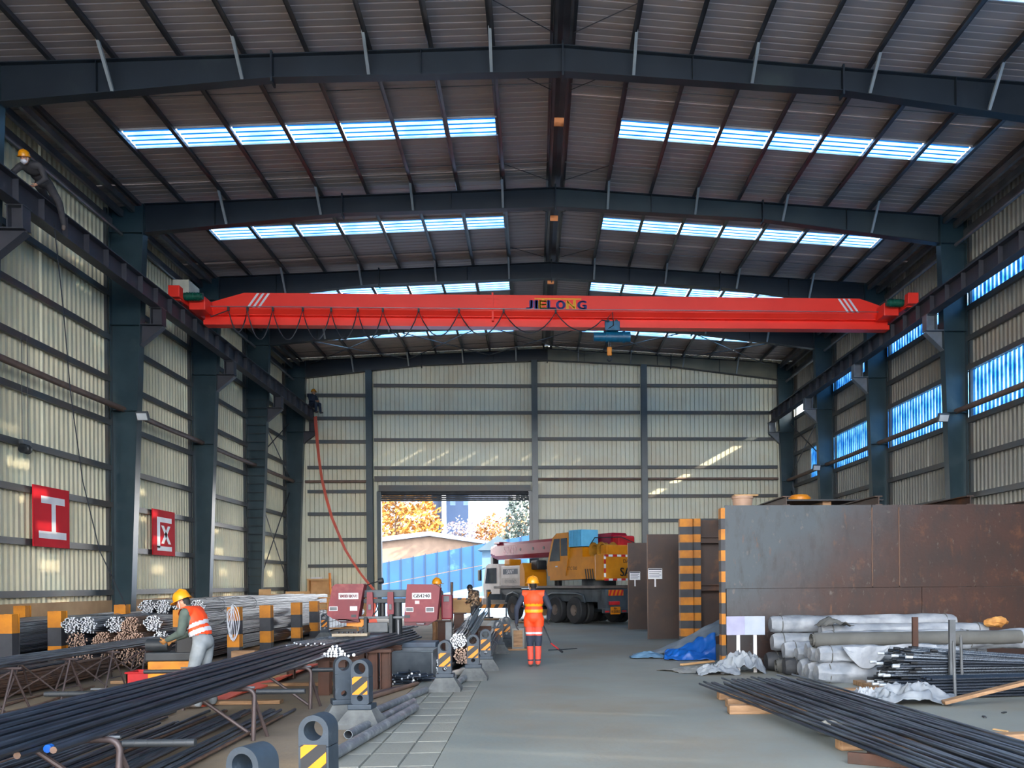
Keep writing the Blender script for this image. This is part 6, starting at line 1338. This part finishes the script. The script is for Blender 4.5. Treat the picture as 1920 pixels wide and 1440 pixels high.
for k, (x, y) in enumerate(((4.95, 12.75), (6.6, 12.75), (5.5, 11.65), (6.9, 11.8))): tag(MB().bbox((x, y, .0 + .04 if k < 2 else .006), (.14, 1.0 if k < 2 else .5, .07 if k < 2 else .012), .004).build('timber_sleeper', WOOD), ('timber sleeper under the left ends of the threaded bars', 'timber sleeper under the right part of the threaded bars', 'thin slat under the front bar bundle, left one', 'thin slat under the front bar bundle, right one')[k], 'timber')
R = Matrix.Rotation(-.18, 3, 'Z') @ Matrix.Rotation(-.26, 3, 'Y'); q = R @ Vector((1.05, 0, 0))
o = MB().bbox((5.15 + q.x, 10.82 + q.y, .05 + q.z), (2.1, .16, .045), .006, R).build('leaning_plank', WOOD); tag(o, 'long weathered plank slanting up in front of the bar bundle', 'plank')
o = MB().bbox((4.45, 12.1, .05), (1.1, .14, .08), .01, Matrix.Rotation(.15, 3, 'Z')).build('timber_beam', WOOD); tag(o, 'weathered timber beam on the floor before the white rolls', 'timber')
o = MB().bbox((4.1, 11.75, .04), (.8, .12, .06), .01, Matrix.Rotation(.5, 3, 'Z')).build('timber_beam', WOOD); tag(o, 'short split timber on the floor left of the crumpled plastic', 'timber')
# long bars on the floor
LBM = [bar_mesh(12, .0165, REBARD, CUTD, 7), bar_mesh(12, .0165, REBAR, CUTD, 7)]
for i in range(34):
    f = i / 33; xf = 2.42 + 1.5 * f + rnd(-.06, .06); yf = 12.4 + rnd(-.45, .45) + .6 * f; xn = 2.90 + 1.45 * f + rnd(-.05, .05)
    ang = math.atan2(xn - xf, yf - 7.0); o = inst('steel_bar', LBM[i % 2], None); L = 12
    o.rotation_euler = (0, 0, ang); d = Vector((-math.sin(ang), math.cos(ang), 0)); o.location = Vector((xf, yf, .135 + .035 * (i % 2) + .0 * f)) - d * L
    tag(o, 'long thin dark bar in the flat spread on the right floor, %s from the left' % nth(i + 1), 'steel bar', 'long bars spread on the right floor')
for k, (x, y, L, rz, s_, lab) in enumerate(((2.62, 11.8, .8, .0, .1, 'round-edged timber under the long bars, farthest of three'), (2.58, 11.1, .8, .03, .11, 'timber under the long bars, middle of three'), (2.55, 10.5, .95, -.02, .11, 'split timber under the long bars, nearest of three'), (3.6, 8.2, 2.0, .05, .115, 'timber bearer under the long bars near the frame edge'), (3.5, 3.0, 2.0, .0, .115, 'timber bearer under the long bars close to the camera'))):
    tag(MB().bbox((x + .25, y, s_ / 2), (L, .16, s_), .02, Matrix.Rotation(rz, 3, 'Z')).build('timber_bearer', WOOD), lab, 'timber')
o = MB().ell((3.02, 8.85, .085), (.15, .12, .085), 14, 10).build('stone_block', mat('stone_grey', S(150, 146, 136), S(122, 118, 110), 6, .9, 0, .3)); tag(o, 'rounded pale stone block under the edge of the long bars', 'stone')
for v in o.data.vertices: v.co += v.normal * .03 * noise.noise(v.co * 7)
for k, (x, y, lab) in enumerate(((3.05, 7.35, 'rusty flat iron bar on the floor at the lower frame edge, nearer'), (3.3, 7.55, 'rusty flat iron bar on the floor at the lower frame edge, farther'))): tag(MB().bbox((x, y, .05), (.75, .05, .1), .006, Matrix.Rotation(-.55, 3, 'Z')).build('flat_iron', IBEAM), lab, 'iron bar')
for k, (x, y, rz) in enumerate(((4.4, 9.6, .3), (5.2, 9.9, 1.2), (4.9, 9.0, 2.0), (5.6, 10.2, .7), (4.2, 10.3, .2), (5.0, 8.4, 2.6))):
    tag(MB().bbox((x, y, .008), (.09 + .04 * (k % 3), .035, .014), .003, Matrix.Rotation(rz, 3, 'Z')).build('wood_scrap', DGREY if k % 2 else WOODL), 'small scrap of wood or iron on the bare floor right of the long bars', 'scrap', 'floor scraps')
# ------------------------------------------------------------------ outside, seen through the roller door
def hb(x): return -.1 + .184 * (x + 12.25)
def bank(u, v):
    x = -45 + 90 * u; y = 47 + 26 * v; b = max(-.05, hb(min(max(x, -30), 4)) + .1); s_ = max(0, (y - 50) / 20)
    return (x, y, -.05 + (b + .05) * min(1, s_) + .10 * noise.noise(Vector((x * .5, y * .5, 0))) * min(1, s_))
o = MB().surf(bank, 60, 24).build('ground_bank', SNOW, None, True); o['kind'] = 'structure'
t = thing('site_hoarding', 'tall blue panel hoarding climbing a bank outside the roller door', 'hoarding', (-8, 70, 0))
for k in range(26):
    x0 = -21 + k * .95; x1 = x0 + .9
    for r in range(2):
        z0 = 1.72 * r + .02; z1 = z0 + 1.66
        MB().add([(x0, 70, hb(x0) + z0), (x1, 70, hb(x1) + z0), (x1, 70, hb(x1) + z1), (x0, 70, hb(x0) + z1), (x0, 70.05, hb(x0) + z0), (x1, 70.05, hb(x1) + z0), (x1, 70.05, hb(x1) + z1), (x0, 70.05, hb(x0) + z1)], [(0, 1, 2, 3), (4, 5, 6, 7), (0, 1, 5, 4), (2, 3, 7, 6), (0, 3, 7, 4), (1, 2, 6, 5)]).build('panel', BLUEP, t)
    MB().bar((x0 - .025, 69.98, hb(x0) - .2), (x0 - .025, 69.98, hb(x0) + 3.5), .05, .06, (0, 1, 0)).build('post', mat('hoard_post', S(6, 34, 60)), t)
t = thing('site_shed', 'low shed with pale pitched roof behind the blue hoarding', 'building', (-11, 83, 0))
MB().prism([(-18, 0), (-4, 0), (-4, 5.1), (-9.5, 6.02), (-18, 5.02)], 'y', 80, 86).build('wall', TANW, t); MB().prism([(-19, 4.9), (-9.5, 6.0), (-3, 5.0), (-3, 5.3), (-9.5, 6.4), (-19, 5.3)], 'y', 79.5, 86.5).build('roof', ROOFW, t)
t = thing('site_cabin', 'small blue-grey cabin with pointed roof beside the maroon boom tip', 'building', (-2.6, 62, 0))
MB().box(-3.6, -1.4, 60, 63, 0, 4.0).build('wall', mat('cabin', S(70, 96, 116), None, 2, .6), t); MB().prism([(-3.9, 3.9), (-2.5, 4.9), (-1.1, 3.9)], 'y', 59.7, 63.3).build('roof', mat('cabin_roof', S(60, 76, 86), None, 2, .6), t)
def tower(x0, x1, y, h, m, lab, nx, nz, wm):
    t = thing('tower_block', lab, 'building', ((x0 + x1) / 2, y, 0)); MB().box(x0, x1, y, y + 20, 0, h).build('wall', m, t)
    b = MB()
    for i in range(nx):
        for j in range(nz):
            xa = x0 + (x1 - x0) * (i + .3) / nx; xb = x0 + (x1 - x0) * (i + .7) / nx; za = h * (j + .3) / nz; zb = h * (j + .7) / nz; b.box(xa, xb, y - .15, y - .01, za, zb)
    o = b.build('windows', wm, t); o['kind'] = 'stuff'
wmat = mat('far_window', S(150, 160, 180), None, 1, .4)
tower(-33, -21.5, 185, 46, BLDG, 'wide pale tower block behind the yellow tree', 6, 16, wmat)
tower(-20.0, -14.0, 200, 60, BLDG2, 'blue-grey tower block in the middle of the door view', 2, 4, mat('far_window_b', S(130, 164, 206), None, 1, .4))
tower(-13.5, -5.0, 180, 58, BLDG, 'pale tower block with dotted windows right of the blue one', 7, 26, wmat)
def tree(x, y, h, rx, rz, lm, lab, n, seed, trunk=TRUNK, z0=.25, leaf=.34, bare=False):
    rg = random.Random(seed); t = thing('tree', lab, 'tree', (x, y, 0)); tb = MB().tube([(x, y, 0), (x + .1, y, h * .3), (x - .1, y, h * .6), (x, y, h * .9)], [.28, .22, .14, .04], 8)
    for k in range(26):
        a = rg.uniform(0, 2 * PI); zb = h * rg.uniform(.25, .8); ln = rx * rg.uniform(.5, .95) * (1.1 - zb / h * .6)
        tb.tube([(x, y, zb), (x + ln * .5 * math.cos(a), y + ln * .5 * math.sin(a), zb + ln * .35), (x + ln * math.cos(a), y + ln * math.sin(a), zb + ln * .55)], [.09, .05, .02], 5)
    tb.build('trunk', trunk, t); f = MB()
    for k in range(n):
        while True:
            p = Vector((rg.uniform(-1, 1), rg.uniform(-1, 1), rg.uniform(-1, 1)))
            if p.length < 1: break
        p = p * (p.length ** -.35 if p.length > .05 else 1); lump = 1 + .28 * noise.noise(p * 2.2 + Vector((seed, 0, 0)))
        if noise.noise(p * 4 + Vector((seed, 3, 0))) < -.22: continue
        c = Vector((x + p.x * rx * lump, y + p.y * rx * lump, h * z0 + (h * (1 - z0)) * .5 + p.z * rz * lump)); s_ = leaf * rg.uniform(.5, 1.1)
        a = Vector((rg.uniform(-1, 1), rg.uniform(-1, 1), rg.uniform(-1, 1))).normalized(); b = a.orthogonal().normalized(); c2 = a.cross(b)
        f.add([c - b * s_, c - c2 * s_ * .6, c + b * s_, c + c2 * s_ * .6], [(0, 1, 2, 3)])
    o = f.build('foliage', lm, t); o['kind'] = 'stuff'
tree(-14.8, 95, 13.5, 4.6, 6.0, LEAFY, 'big yellow autumn tree at the left of the door view', 5200, 1)
tree(-8.6, 105, 9.6, 2.9, 3.4, LEAFP, 'pale bare twiggy tree in the middle of the door view', 2200, 2, leaf=.22)
tree(-4.9, 97, 9.2, 1.9, 3.6, LEAFO, 'small orange tree right of the middle of the door view', 2200, 3, leaf=.22)
tree(-1.9, 94, 9.4, 2.0, 3.4, LEAFO, 'orange-brown tree beside the green one at right of the door view', 1800, 4, leaf=.24)
tree(-.1, 78, 12.0, 2.4, 5.4, LEAFG, 'grey-green tree at the right edge of the door view', 4200, 5, leaf=.24)
tree(-2.4, 72.5, 5.9, 1.0, 1.0, LEAFG, 'small dark green shrub at the top of the hoarding', 700, 6, leaf=.2, z0=.6)
